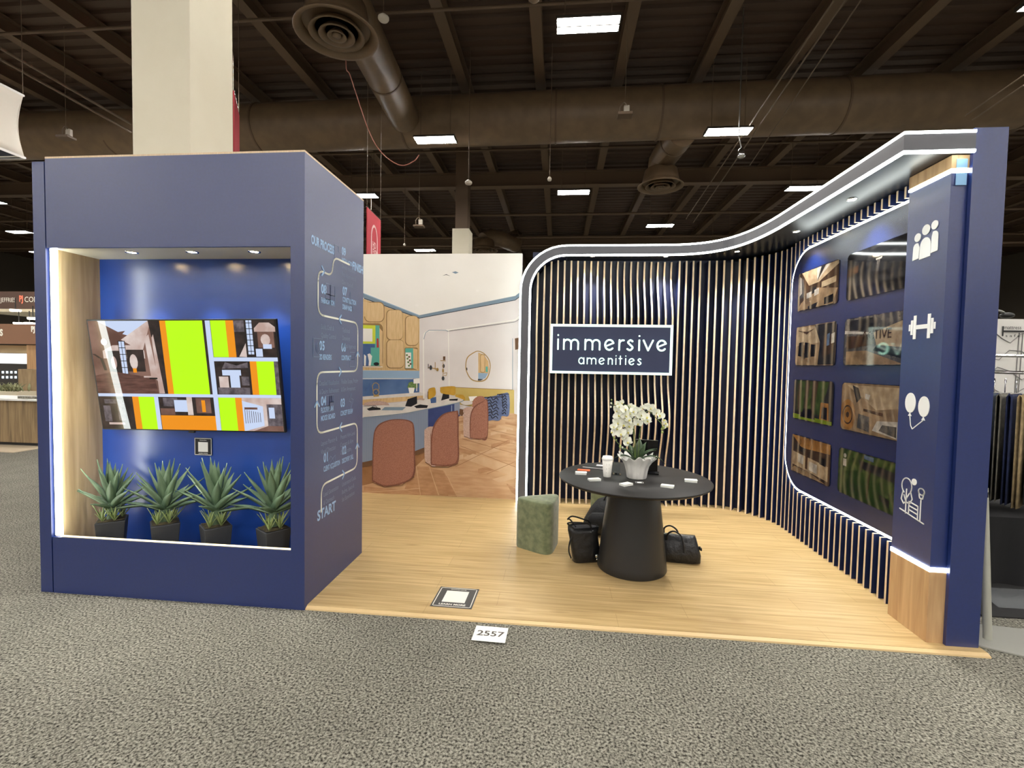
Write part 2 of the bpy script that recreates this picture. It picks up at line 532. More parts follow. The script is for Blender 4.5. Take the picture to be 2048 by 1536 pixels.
# ---- cables, pendant sensors and rigging points
m_cable = mat('dark_cable', (112, 96, 78), .6)
m_cred = mat('pink_cable', (176, 112, 96), .6)
pts = [on_y(px, py, 5.86) for px, py in ((692, 128), (700, 150), (718, 205), (735, 255), (755, 295), (780, 320), (805, 331), (828, 322), (838, 310))]
pts = [Vector((pts[0].x - .02, 5.95, 9.7)), Vector((pts[0].x - .01, 5.95, 8.2))] + pts
tag(MB().tube(smoothpath(pts, 5), .009, 6).build('hanging_cable', m_cred), 'pinkish cable drooping from the nearest diffuser', 'cable')
CB = [((1668, 0), (1372, 438), 7.55, .018), ((1690, 0), (1386, 446), 7.55, .018), ((1722, 0), (1500, 330), 7.6, .014), ((0, 96), (262, 248), 7.6, .03), ((0, 118), (262, 264), 7.6, .03), ((2048, 150), (1930, 232), 7.0, .014), ((2048, 170), (1945, 240), 7.0, .014)]
for k, (p, q, zc, r) in enumerate(CB):
    p, q = on_z(*p, zc), on_z(*q, zc)
    tag(MB().tube([p, q], r, 6).build('overhead_cable', m_cable), ['straight cable slanting above the lamps, leftmost of the right-hand three', 'straight cable slanting above the lamps, middle of the right-hand three',
        'straight cable slanting above the lamps, rightmost of the right-hand three', 'long conduit crossing the upper left corner, right-hand one', 'long conduit crossing the upper left corner, left-hand one',
        'cable slanting above the right end column, left-hand one', 'cable slanting above the right end column, right-hand one'][k], 'cable')
m_box = mat('rigging_box', (190, 182, 168), .5)
for k, (px, py, Y, s) in enumerate(((1250, 222, 8, .16), (838, 447, 12, .16), (132, 268, 8, .16))):
    P = on_y(px, py, Y)
    t = thing('junction_box', ['white plug box hanging in front of the large duct', 'white plug box hanging left of the small column', 'white plug box hanging at the upper left'][k], 'junction box', P, 'hanging plug boxes')
    MB().box(P.x - .02, P.x + .1, P.y, P.y + .08, P.z - .05, P.z + .13).build('plug', m_box, t, .01)
    MB().box(P.x - .16, P.x + .16, P.y - .12, P.y + .12, P.z - .12, P.z - .06).build('plate', m_beam, t, .01)
    MB().tube(smoothpath([P + Vector((-.1, 0, -.06)), P + Vector((-.1, 0, .1)), P + Vector((-.02, 0, .19)), P + Vector((.05, 0, .12))], 5), .014, 6).build('cable_loop', m_cable, t)
    MB().tube([P + Vector((0, 0, .1)), (P.x, P.y, 9.69)], .006, 5).build('drop_wire', m_cable, t)
for k, (px, py, Y) in enumerate(((767, 42, 5), (937, 369, 9), (1068, 2, 5), (1099, 362, 9), (742, 488, 14), (809, 492, 15))):
    P = on_y(px, py, Y)
    t = thing('ceiling_sensor', ['round white sensor on a rod near the large diffuser', 'small white sensor on a rod above the printed wall', 'grey disc sensor at the top edge of the picture',
        'tiny sensor beside the lamp over the slat wall', 'tiny sensor on a rod right of the red banner', 'tiny sensor above the low middle lamp'][k], 'sensor', P, 'pendant sensors')
    r = .09 if k < 3 else .05
    MB().lathe([(.001, 0), (r * .8, .005), (r, .03), (r, .06), (r * .5, .1), (.001, .11)], P, 20).build('head', m_box if k != 2 else m_duct, t)
    MB().tube([P + Vector((0, 0, .1)), (P.x, P.y, 9.4)], .008, 5).build('rod', m_beam, t)
P = on_y(1482, 315, 8)
t = thing('spot_lamp', 'small chrome spotlight hanging below the cables at right', 'spotlight', P)
MB().lathe([(.001, .02), (.07, .0), (.085, .03), (.06, .16), (.03, .2), (.001, .2)], P, 16).build('lamp_head', M['chrome'], t)
MB().tube([P + Vector((0, 0, .2)), P + Vector((-.06, 0, .45)), (P.x - .06, P.y, 9.3)], .012, 6).build('rod', M['steel'], t)

# ---- structural columns
m_col = mat('cream_painted_column', (226, 219, 198), .7, col2=(222, 214, 192), scale=2)
cl = thing('building_column', 'tall cream square column rising behind the navy cabinet', 'column', (-2.35, 1.9, 0))
MB().box(-2.66, -2.04, 1.56, 2.17, 0, 9.3).build('shaft', m_col, cl, .006)
cl = thing('building_column', 'small distant cream column beyond the printed wall', 'column', (-1.95, 14.3, 0))
MB().box(-2.28, -1.68, 14, 14.7, 0, 6.42).build('shaft', m_col, cl, .006)
MB().box(-2.2, -1.76, 14.1, 14.6, 6.42, 9.3).build('steel_post', m_beam, cl)

# ---- red hanging banners
m_red = mat('red_banner_fabric', (196, 62, 74), .8)
m_pink = mat('pale_pink_print', (250, 205, 205), .8)


def banner(px0, px1, pyt, Yn, label, h, digits):
    A = on_y(px0, pyt, Yn)
    r2 = ray(px1, pyt); k = r2.x / r2.y
    Yf = Yn + 1.0 if digits else Yn + .9
    B = Vector((CAM.x + k * (Yf - CAM.y), Yf, A.z))
    t = thing('hanging_banner', label, 'banner', (A.x, A.y, A.z - h), 'red hanging banners')
    d = (B - A).normalized(); n = Vector((d.y, -d.x, 0)); w = (B - A).length
    MB().obox((A + B) / 2 - Vector((0, 0, h / 2)), (B - A) / 2, n * .01, (0, 0, h / 2)).build('cloth', m_red, t)
    MB().tube([A, B], .018, 8).build('top_rail', M['chrome'], t)
    for P in (A, B): MB().tube([P, (P.x, P.y, 9.3)], .006, 5).build('wire', m_cable, t)
    if digits:
        O = A + n * .013 - Vector((0, 0, 0)); U, V = d, Vector((0, 0, 1))
        g = MB()
        strokes(g, [[(w * .28, -1.0), (w * .28, -.62)] + arc(w * .5, -.62, w * .22, .32, 180, 0) + [(w * .72, -1.12)]], O, U, V, .06, .002)
        put_text(g, 'HD\nEXPO', O + U * (w * .37) + V * (-.82), U, V, .21, sx=.8, line=.8, bold=.004)
        put_text(g, digits[0], O + U * (w * .5) + V * (-1.72), U, V, .5, align='CENTER', bold=.01)
        put_text(g, digits[1], O + U * (w * .5) + V * (-2.35), U, V, .5, align='CENTER', bold=.01)
        g.build('print', m_pink, t, fix=False)


banner(734, 761, 413, 7.7, 'red banner with an arch emblem and the digits 2 and 7', 3.4, '27')
banner(467, 477.5, 180, 6, 'plain red banner edge showing right of the tall cream column', 2.2, None)
# ---- white fabric hanging sign at the upper left
m_fab = mat('white_stretch_fabric', (232, 228, 216), .8)
m_fab2 = mat('dark_blue_fabric', (60, 66, 84), .8)
t = thing('hanging_fabric_sign', 'white stretched fabric sign hanging at the upper left edge', 'hanging sign', (-9.2, 5.5, 5.2))
xb = -8.5; yb = on_x(46, 190, xb).y; ya = yb - 3.2; xa = -11.6; zt, zb = on_x(44, 190, xb).z, on_x(47, 315, xb).z
g = MB(); n = 12


def fab(P0, P1, sag):
    rows = []
    for i in range(9):
        v = i / 8; row = []
        for j in range(n + 1):
            u = j / n; p = P0.lerp(P1, u); bend = math.sin(math.pi * v) * sag * (1 - (2 * u - 1) ** 4 * 0)
            c = ((P0 + P1) / 2 - p).normalized() if abs(u - .5) > .01 else Vector((0, 0, 0))
            row.append(Vector((p.x, p.y, zb + (zt - zb) * v)) + c * bend * abs(2 * u - 1) ** 3)
        rows.append(row)
    g.sheet(rows)


for a, b_ in (((xa, ya), (xb, ya)), ((xb, ya), (xb, yb)), ((xb, yb), (xa, yb)), ((xa, yb), (xa, ya))):
    fab(Vector((*a, 0)), Vector((*b_, 0)), .12)
g.build('fabric_band', m_fab, t, solid=.01)
MB().box(xa + .05, xb - .05, ya + .05, yb - .05, zb + .02, zb + .04).build('inner_lining', m_fab2, t)
g = MB()
for z in (zt, zb): g.tube([(xa, ya, z), (xb, ya, z), (xb, yb, z), (xa, yb, z)], .025, 8, closed=True)
g.build('frame_tube', M['white'], t)
for x, y in ((xa, ya), (xb, ya), (xb, yb), (xa, yb)): MB().tube([(x, y, zt), (x, y, 9.3)], .006, 5).build('wire', m_cable, t)

# ================================================================== THE BOOTH
tag(MB().box(0, 4.045, .03, 2.8, 0, .02).box(-1.88, 0, .9, 2.66, 0, .02).build('floor', MATS['oak_floor']), kind='structure', label='oak plank flooring of the booth')
tag(MB().hexa([(.002, .004, 0), (4.045, .004, 0), (4.045, .03, 0), (.002, .03, 0), (.002, .006, .010), (4.045, .006, .010), (4.045, .028, .019), (.002, .028, .019)]).build('trim_1', mat('pale_oak_edge', (214, 186, 138), .5)), kind='structure', label='pale edge strip of the booth floor')

CW, CD, CH = -1.88, .894, 2.904
NL, NR, NB, NT, ND = -1.765, -.093, .395, 2.315, .345
cab = thing('display_cabinet', 'large navy cabinet with a lit niche holding a screen and plants', 'display cabinet', (-.94, .45, 0))
MB().box(NL - .02, 0, 0, .02, NT, CH - .012).build('header_panel', M['navy'], cab)
MB().box(NL - .02, 0, 0, .02, 0, NB - .012).build('base_panel', M['navy'], cab)
MB().box(NR, 0, 0, .02, NB - .012, NT).build('stile', M['navy'], cab)
MB().box(CW, NL - .028, 0, .05, 0, CH - .03).build('stile', M['navy'], cab)
MB().box(NL - .028, NL - .02, .02, .04, 0, CH - .03).build('groove_filler', M['navy_dark'], cab)
MB().box(-.018, 0, .02, CD, 0, CH - .012).build('side_panel', M['navy'], cab)
MB().box(CW, CW + .018, .05, CD, 0, CH - .03).build('side_panel', M['navy'], cab)
MB().box(CW + .018, -.018, CD - .018, CD, 0, CH - .03).build('rear_panel', M['navy'], cab)
MB().box(NL - .02, -.0, .0, CD, CH - .012, CH).build('top_panel', M['ply'], cab)
MB().box(NL, NR, ND, ND + .018, .24, NT).build('niche_back', mat('niche_navy_satin', (34, 72, 160), .27, spec=.9, ior=1.5), cab)
MB().box(NL - .018, NL, .02, ND + .018, .24, NT + .018).build('niche_side', MATS['oak_cabinet'], cab)
MB().box(NR, NR + .018, .02, ND + .018, .24, NT + .018).build('niche_side', MATS['oak_cabinet'], cab)
MB().box(NL, NR, .02, ND + .018, NT, NT + .018).build('niche_ceiling', mat('cream_niche_top', (222, 212, 186), .45), cab)
MB().box(NL - .018, NR + .018, .02, ND + .018, .225, .24).build('niche_floor', M['navy_dark'], cab)
MB().box(NL, NL + .036, .002, .022, NB, NT - .005).build('led_strip', M['led'], cab)
MB().box(NL + .04, NR, -.001, .012, NB - .007, NB).build('led_lip', M['led_warm'], cab)
m_bulb = mat('downlight_bulb', (255, 246, 226), .5, emit=14)


def downlight(parent, x, y, z, watt, col=(1, .93, .82), size=1.2, r=.03):
    a = MB().lathe([(r * .8, z), (r, z - .004), (r * 1.25, z - .006), (r * 1.3, z)], (x, y, 0), 20).build('downlight', M['chrome'], parent)
    MB().lathe([(.001, z - .003), (r * .85, z - .003)], (x, y, 0), 20).build('bulb', m_bulb, a, fix=False)
    l = bpy.data.lights.new('spot_beam', 'SPOT'); l.energy = watt; l.color = col; l.spot_size = size; l.spot_blend = .6; l.shadow_soft_size = .03
    o = bpy.data.objects.new('spot_beam', l); COL.objects.link(o)
    o.parent = parent; o.location = Vector((x, y, z - .012)) - parent.location


for x in (-1.30, -.86, -.42): downlight(cab, x, .13, NT, 30, (1, .97, .93))

# ---- television
tv = thing('television', 'wall mounted flat screen tilted down, showing photos with lime and orange bars', 'television', (-.98, .3, 1.1))
A_, B_, C_, D_ = Vector((-1.695, .170, 1.861)), Vector((-.305, .180, 1.880)), Vector((-.278, .278, 1.097)), Vector((-1.668, .268, 1.079))
tu = (B_ - A_).normalized(); tvv = (D_ - A_); tvv = (tvv - tu * tvv.dot(tu)).normalized(); tn = tvv.cross(tu).normalized()
if tn.y > 0: tn = -tn
tw, th = (B_ - A_).length, (D_ - A_).length
MB().obox(A_ + tu * tw / 2 + tvv * th / 2 - tn * .014, tu * tw / 2, tvv * th / 2, tn * .012).build('housing', M['black'], tv, .003)
MB().obox(A_ + tu * tw / 2 + tvv * (th - .2) - tn * .035, tu * .2, tvv * .12, tn * .02).build('wall_mount', M['black'], tv)
MB().obox(A_ + tu * tw / 2 + tvv * (th + .004), tu * .02, tvv * .006, tn * .01).build('sensor_bump', M['black'], tv)
E_TV = .62


def em(name, c, s=1.0, c2=None, **k):
    m = mat(name, c, .02, emit=E_TV * s, col2=c2, **k)
    m.node_tree.nodes['Principled BSDF'].inputs['Base Color'].default_value = (.01, .01, .01, 1)
    for l in list(m.node_tree.links):
        if l.to_socket.name == 'Base Color': m.node_tree.links.remove(l)
    return m


tvm = [em('screen_lime', (190, 255, 0), 1.0), em('screen_orange', (245, 150, 10), .95), em('screen_pale_blue', (205, 220, 250), .95),
       em('screen_brown', (96, 62, 52), .9, (140, 104, 92), scale=6), em('screen_dark', (26, 18, 20), .8, (60, 44, 42), scale=14), em('screen_cream', (226, 210, 204), .95, (190, 160, 150), scale=8),
       em('screen_grey', (120, 110, 116), .9, (70, 62, 70), scale=25), em('screen_white', (236, 236, 250), 1), em('screen_wood', (84, 50, 44), .8, (120, 80, 70), scale=9, stretch=(1, 1, 6)),
       em('screen_black', (8, 6, 8), .5)]
LIME, ORG, PBL, BRN, DRK, CRM, GRY, WHT, WOD, BLK = range(10)
sg = MB(); lay = [0]


def tp(u, v, d=0): return A_ + tu * tw * (.007 + .986 * u) + tvv * th * (.012 + .976 * v) + tn * d


def tq(pts, m, raise_=True):
    lay[0] += 1; sg.add([tp(u, v, -.0015 + lay[0] * .00004) for u, v in pts], [list(range(len(pts)))], m, False)


def tr(u0, u1, v0, v1, m): tq([(u0, v0), (u1, v0), (u1, v1), (u0, v1)], m)


tr(0, 1, 0, 1, BLK)
# big room picture
tr(0, .395, 0, .665, BRN); tq([(.05, 0), (.33, 0), (.30, .17), (.14, .10)], PBL); tq([(.33, 0), (.345, 0), (.28, .28), (.17, .17)], CRM)
tq([(0, 0), (.05, 0), (.16, .10), (.20, .09), (.17, .14), (.02, .2)], BRN); tq([(.06, .27), (.12, .22), (.26, .22), (.29, .27), (.29, .34), (.06, .34)], CRM)
tr(.085, .15, .27, .48, DRK); tr(.19, .285, .26, .46, DRK); tr(.155, .185, .18, .5, PBL)
for v in (.18, .24, .30, .36, .42, .48): tr(.15, .19, v, v + .006, BLK)
for u in (.15, .168, .186): tr(u, u + .003, .18, .5, BLK)
tq([(0, .5), (.1, .46), (.33, .52), (.34, .665), (0, .665)], WOD)
tq(arc(.115, .38, .016, .06, 0, 360, 12), CRM); tq(arc(.225, .37, .022, .07, 0, 360, 12), CRM); tr(.215, .235, .43, .47, ORG)
tq(arc(.075, .19, .018, .032, 0, 360, 14), WHT); tq([(.3, .16), (.325, .12), (.35, .55), (.31, .5)], CRM); tr(.27, .37, .5, .515, CRM); tr(.30, .365, .515, .53, BLK)
tq([(.33, 0), (.395, 0), (.395, .665), (.37, .665)], DRK); tq([(.34, .15), (.35, .12), (.372, .6), (.375, .66), (.345, .66)], CRM)
for (a, b) in (((0, .3), (.05, .34)), ((.04, .34), (.07, .45))): tq([a, (a[0] + .015, a[1]), b, (b[0] - .015, b[1])], DRK)
tr(.393, .425, 0, .665, ORG); tr(.425, .622, 0, .665, LIME); tr(.622, .636, 0, .665, DRK); tr(.636, .662, 0, 1, PBL)
tr(0, 1, .665, .693, PBL); tr(.662, 1, .327, .362, PBL)
# upper right
tr(.664, .744, 0, .325, LIME); tr(.744, .785, 0, .325, ORG); tr(.785, 1, 0, .325, DRK); tr(.785, .84, 0, .1, GRY); tq([(.8, .32), (.84, .2), (.84, .325)], CRM)
tr(.85, .88, 0, .3, PBL)
for v in (.02, .07, .12, .17, .22, .27): tr(.848, .882, v, v + .006, BLK)
tr(.864, .867, 0, .3, BLK); tq([(.89, .07), (.92, .02), (.97, .02), (1, .06), (1, .1), (.89, .1)], CRM); tr(.905, .99, .1, .24, BRN); tq(arc(.945, .17, .025, .05, 0, 360, 12), CRM); tr(.93, .975, .21, .25, PBL)
tr(.89, .925, .25, .32, PBL)
# middle right
tr(.665, .852, .362, .664, DRK); tq([(.72, .37), (.78, .40), (.84, .37), (.84, .42), (.70, .43)], GRY); tr(.70, .80, .44, .49, PBL); tr(.74, .79, .46, .60, PBL); tr(.68, .73, .5, .6, CRM); tr(.80, .84, .5, .58, GRY); tr(.67, .84, .6, .664, GRY)
tr(.852, .887, .362, .664, ORG); tr(.887, .978, .362, .664, LIME); tr(.978, 1, .362, .664, GRY)
# bottom row
tr(0, .2, .693, 1, DRK); tr(.03, .13, .72, .76, GRY); tr(.1, .14, .75, .92, GRY); tr(.02, .06, .78, .93, GRY); tr(.04, .13, .94, .96, CRM)
tr(.19, .225, .693, 1, ORG); tr(.225, .312, .693, 1, LIME); tr(.312, .335, .693, 1, PBL)
tr(.338, .638, .693, .865, DRK); tr(.36, .44, .70, .78, GRY); tr(.42, .5, .72, .83, PBL); tr(.49, .52, .693, .86, CRM); tr(.54, .62, .70, .84, BRN); tr(.57, .59, .72, .83, ORG); tr(.34, .42, .80, .86, BRN)
tr(.338, .638, .865, 1, ORG); tr(.664, .755, .693, 1, LIME); tr(.755, .79, .693, 1, ORG); tr(.79, 1, .693, 1, CRM); tq([(.79, .72), (.9, .77), (.9, .95), (.8, 1), (.79, 1)], PBL)
for i in range(8): tr(.80 + .0115 * i, .803 + .0115 * i, .80 + i * .004, .93 - i * .002, GRY)
tr(.80, .87, .78, .8, BRN); tr(.92, 1, .75, .95, GRY); tr(.93, .96, .78, .88, PBL); tq([(.84, 1), (.92, .95), (1, .95), (1, 1)], BRN)
sg.build('screen', tvm, tv, fix=False)

# ---- small sign below the television
qs = thing('printed_sign', 'small black sign with white border under the television', 'sign', (-.83, ND, .93))
P0, P1 = on_y(390, 875, ND), on_y(425, 911, ND)
MB().box(P0.x, P1.x, ND - .006, ND - .001, P1.z, P0.z).build('sign_panel', M['black'], qs)
g = MB(); w_, h_ = P1.x - P0.x, P0.z - P1.z
O = Vector((P0.x, ND - .0065, P1.z)); U, V = Vector((1, 0, 0)), Vector((0, 0, 1))
strokes(g, [rrect(.004, w_ - .004, .004, h_ - .004, .002)], O, U, V, .004, .0005, closed=True)
g.add([O + U * a + V * b + Vector((0, -.0004, 0)) for a, b in ((w_ * .22, h_ * .2), (w_ * .78, h_ * .2), (w_ * .78, h_ * .76), (w_ * .22, h_ * .76))], [(0, 1, 2, 3)])
put_text(g, 'immersive', O + U * w_ / 2 + V * (h_ * .84), U, V, .013, align='CENTER')
put_text(g, 'LEARN MORE', O + U * w_ / 2 + V * (h_ * .08), U, V, .012, align='CENTER')
g.build('print', M['white'], qs, fix=False)

# ---- process graphic on the cabinet's side
m_gblue = mat('pale_blue_vinyl', (150, 186, 226), .4)
m_gwhite = mat('ivory_vinyl', (240, 240, 226), .4)
m_gline = mat('blue_grey_vinyl', (112, 128, 158), .5)


def S4(x, y): p = on_x(590 + x / 3.841, 280 + y / 3.841, .001); return (p.y, p.z)
def S5(x, y): p = on_x(590 + x / 3.659, 660 + y / 3.659, .001); return (p.y, p.z)


def rounded(pts, r=.07, n=5):
    out = [Vector(pts[0])]
    for a, b, c in zip(pts, pts[1:], pts[2:]):
        a, b, c = Vector(a), Vector(b), Vector(c); q = min(r, (a - b).length * .48, (c - b).length * .48)
        s, e = b + (a - b).normalized() * q, b + (c - b).normalized() * q
        for i in range(n + 1):
            t = i / n; out.append(s * (1 - t) ** 2 + b * 2 * t * (1 - t) + e * t * t)
    return out + [Vector(pts[-1])]


yl, yr = .10, .755


def lev(p): return p[1]


z12 = (S5(225, 1110)[1] + S5(430, 1025)[1]) / 2; z34 = (S5(430, 688)[1] + S5(195, 748)[1]) / 2; z56 = (S5(190, 305)[1] + S5(430, 305)[1]) / 2; z78 = (S4(440, 1395)[1] + S4(215, 1352)[1]) / 2
yS = S5(192, 1250)[0]; yL = S5(160, 600)[0]; yR = S5(455, 850)[0]; yL8 = S4(177, 1150)[0]
z9 = S4(215, 1008)[1]; z10 = S4(350, 925)[1]; yF0, yF1 = S4(285, 950)[0], S4(418, 968)[0]
route = [(yS, S5(192, 1330)[1]), (yS, z12), (yR, z12), (yR, z34), (yL, z34), (yL, z56), (yR, z56), (yR, z78), (yL8, z78), (yL8, z9), (yF0, z9 - .01), (yF0 + .02, z10), (yF1, z10)]
OX, UY, VZ = (.0008, 0, 0), (0, 1, 0), (0, 0, 1)
g = MB(); strokes(g, [rounded(route, .075)], OX, UY, VZ, .013, .0012)
g.build('route_line', m_gwhite, cab, fix=False)
g = MB()
arrows = [((yS + yR) / 2 + .05, z12, 0), (yR, (z12 + z34) / 2, 90), ((yR + yL) / 2 + .02, z34, 180), (yL, (z34 + z56) / 2, 90), ((yR + yL) / 2 + .02, z56, 0), (yR, (z56 + z78) / 2 - .05, 90), ((yR + yL8) / 2, z78, 180), (yL8 + .07, z9, 0)]
for (y, z, a) in arrows:
    c, s = math.cos(math.radians(a)), math.sin(math.radians(a))
    strokes(g, [[(y + c * u - s * v, z + s * u + c * v) for u, v in ((-.022, .03), (.012, 0), (-.022, -.03))]], (.002, 0, 0), UY, VZ, .013, .001)
put_text(g, 'START', (.001, S5(163, 1410)[0], S5(163, 1400)[1]), UY, VZ, .095, sx=.95, bold=.003)
put_text(g, 'OUR PROCESS', (.001, S4(125, 775)[0], S4(160, 810)[1]), UY, VZ, .08, sx=.6, bold=.003)
put_text(g, 'FINISH', (.001, S4(442, 975)[0], S4(470, 1005)[1]), UY, VZ, .085, sx=.8, bold=.003)
steps = [('01', 'CLIENT ACQUISITION', 'Lead Generation\n& Outreach', 210, z12), ('02', 'DISCOVERY CALL', 'Understand Goals,\nBudget, Space &\nSet Expectations', 345, z12),
         ('03', 'CONCEPT REVIEW', 'Present High-Level\nConcept & Align\nOn Direction', 333, z34), ('04', 'FLOOR PLAN\nMOOD BOARD', 'Layout Planning &\nVisual Direction', 190, z34),
         ('05', '3D RENDERS', 'Detailed Visualization\n& Design Refinement', 178, z56), ('06', 'CONTRACT', 'Finalize Scope, Pricing\n& Sign Agreement', 338, z56),
         ('07', 'CONSTRUCTION\nDRAWINGS', 'Technical\nDrawings\n& Final Approvals', 345, z78), ('08', 'FABRICATION', 'Build, Craft &\nQuality Control', 190, z78)]
cap = MB()
for num, a, b, sx_, z in steps:
    y = S5(sx_, 600)[0]; two = '\n' in a
    put_text(g, num, (.001, y, z + (.185 if two else .15)), UY, VZ, .085, sx=.85, bold=.003)
    put_text(g, a, (.001, y, z + (.135 if two else .085)), UY, VZ, .05, sx=.5 if len(a) > 13 and not two else .6, bold=.0015, line=1.1)
    put_text(cap, b, (.001, y, z - .09), UY, VZ, .046, sx=.72, bold=.0008, line=1.25)
yy9 = S4(360, 880)[0]
put_text(g, '09', (.001, yy9, S4(365, 880)[1]), UY, VZ, .08, sx=.8, bold=.003); put_text(g, 'INSTALLATION', (.001, yy9, S4(365, 905)[1] - .03), UY, VZ, .045, sx=.6, bold=.001)
put_text(cap, 'On-site Installation,\nFinal Adjustments &\nClient Hand-off', (.001, yy9, S4(365, 985)[1]), UY, VZ, .046, sx=.65, line=1.25)
tag(g.build('lettering', m_gblue, cab, fix=False), label='pale blue headings and numbers of the process graphic')
cap.build('caption_text', m_gline, cab, fix=False)
g = MB()   # line icons beside each step


def ic(lines, zx, zy, s, closed=False, f=S5):
    y, z = f(zx, zy); strokes(g, [[(y + a * s, z + b * s) for a, b in l] for l in lines], OX, UY, VZ, .004, .001, closed=closed)


ic([[(-1, -1), (1, -1), (1, 1), (-1, 1)], [(-.4, -.3), (0, -.6), (.4, -.3), (.4, .3), (0, .6), (-.4, .3)]], 168, 130, .06, True)
ic([[(-1, -1), (1, -1), (1, 1), (-1, 1)], [(-.1, -1), (-.1, 1)], [(-.1, .1), (1, .1)], [(-1, -.3), (-.1, -.3)], [(.4, .1), (.4, 1)]], 256, 535, .055, True)
ic([[(-1, .3), (-.3, .8), (.3, .4), (1, .7)], [(-1, .3), (0, -1), (1, 0), (1, .7)], [(-.4, 0), (.2, .4), (.6, -.2)]], 268, 965, .055)
ic([[(-.5, -1), (-.5, -.3)] + arc(0, .2, .6, .6, 220, -60, 10) + [(.1, -1)]], 400, 910, .06)
ic([[(0, 1), (-.5, .2), (.1, 0), (-.2, -1), (.6, .3), (.1, .4)]], 410, 530, .07, True)
ic([[(-.8, -1), (.8, -1), (.8, 1), (-.8, 1)], [(-.4, .5), (.4, .5)], [(-.4, 0), (.4, 0)]], 420, 215, .055, True)
ic([[(-1, -1), (1, -1), (1, 1), (-1, 1)], [(-1, 0), (1, 0)], [(0, -1), (0, 1)], [(-1, -.5), (0, -.5)]], 272, 1190, .07, True, S4)
ic([[(-.7, -1), (0, 1), (.7, -1)], [(-.4, -.3), (.4, -.3)]], 425, 1240, .07, False, S4)
ic([[(-1, -1), (-1, 1), (.2, 1), (.2, .2), (1, .2), (1, -1)]], 330, 868, .05, True, S4)
g.build('line_icon_print', m_gline, cab, fix=False)

# ---- end wall, right wall, slat backing
XP, XPL = 3.83, 3.765
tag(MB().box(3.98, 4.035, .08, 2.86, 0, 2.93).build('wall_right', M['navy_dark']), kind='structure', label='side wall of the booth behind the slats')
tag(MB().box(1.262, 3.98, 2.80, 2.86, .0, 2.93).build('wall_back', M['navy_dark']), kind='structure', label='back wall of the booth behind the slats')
ec = thing('end_column', 'tall plain navy column at the front right corner of the booth', 'column', (3.94, .06, .02))
MB().box(3.857, 4.031, .072, .094, .02, 2.96).build('front_panel', M['navy'], ec)
MB().box(4.036, 4.044, .095, 2.86, .02, 2.945).build('side_panel', M['navy'], ec)
pl = thing('icon_pillar', 'navy pillar with white amenity icons between oak blocks', 'pillar', (3.86, .25, .02))
MB().box(XPL, 3.978, .095, .42, .02, .44).build('oak_base', MATS['oak_block'], pl, .002)
MB().box(XPL + .004, 3.978, .098, .42, .465, 2.725).build('pillar_body', M['navy'], pl)
MB().box(XPL, 3.978, .095, .42, 2.75, 2.823).build('oak_top', MATS['oak_block'], pl)
MB().box(XPL - .002, 3.978, .093, .42, .44, .465).build('led_strip', M['led'], pl)
MB().box(XPL - .002, 3.978, .093, .42, 2.73, 2.745).build('led_strip', M['led'], pl)
for z0, z1 in ((2.655, 2.722), (2.752, 2.80)):
    tag(MB().box(3.79, 3.845, .0905, .094, z0, z1).build('tape_square', mat('sky_blue_tape', (140, 184, 222), .6), pl), label='sky blue tape square')
# icons (y decreases to the right)
IO, IU, IV = Vector((XPL + .003, .36, 0)), Vector((0, -1, 0)), Vector((0, 0, 1))


def icon(name, build):
    g = MB(); build(g); g.build(name, M['white_gloss'], pl, fix=False)


def fill(g, pts, d=.003): g.prism([IO + IU * a + IV * b for a, b in pts], IU.cross(IV) * d)


def people(g):
    for cx, cz, r in ((.035, 2.425, .026), (.10, 2.455, .031), (.165, 2.465, .026)): fill(g, arc(cx, cz, r, r, 0, 342, 19))
    fill(g, [(.0, 2.29)] + arc(.03, 2.365, .027, .027, 180, 60, 6) + [(.055, 2.36), (.05, 2.295)]); fill(g, [(.145, 2.305), (.147, 2.40)] + arc(.165, 2.405, .03, .025, 110, 0, 6) + [(.197, 2.31)])
    fill(g, [(.055, 2.285)] + arc(.10, 2.36, .042, .05, 180, 0, 10) + [(.142, 2.29)])


def dumbbell(g):
    for a, b, h in ((0, .012, .02), (.016, .034, .045), (.038, .06, .072), (.15, .172, .072), (.176, .194, .045), (.198, .21, .02)): fill(g, [(a, 1.875 - h), (b, 1.875 - h), (b, 1.875 + h), (a, 1.875 + h)])
    fill(g, [(.058, 1.862), (.152, 1.862), (.152, 1.888), (.058, 1.888)])


def balloons(g):
    for cx, cz in ((.045, 1.41), (.155, 1.395)):
        fill(g, arc(cx, cz, .044, .062, 0, 345, 23)); fill(g, [(cx, cz - .06), (cx + .014, cz - .082), (cx - .014, cz - .082)])
    strokes(g, [[(.045, 1.33), (.055, 1.27), (.07, 1.25), (.15, 1.31)]], IO, IU, IV, .006, .002)


def park(g):
    lines = [arc(.05, .89, .042, .05, -40, 240, 14), [(.05, .72), (.05, .87)], [(.05, .79), (.03, .83)], [(.05, .81), (.075, .85)], [(.02, .85), (.008, .80), (.03, .775), (.045, .79)], [(.085, .86), (.1, .82), (.08, .785), (.055, .79)],
             [(0, .735), (.20, .70)], [(.17, .705), (.17, .84)], arc(.17, .885, .024, .02, 0, 360, 12), [(.15, .88), (.158, .845), (.182, .845), (.19, .88)],
             [(.075, .80), (.15, .79)], [(.075, .775), (.15, .765)], [(.075, .75), (.15, .74)], [(.075, .725), (.075, .80)], [(.15, .71), (.15, .79)]]
    strokes(g, lines, IO, IU, IV, .0075, .002); fill(g, arc(.11, .93, .02, .02, 0, 340, 16))


for nm, f in (('people_icon', people), ('dumbbell_icon', dumbbell), ('balloon_icon', balloons), ('park_icon', park)): icon(nm, f)

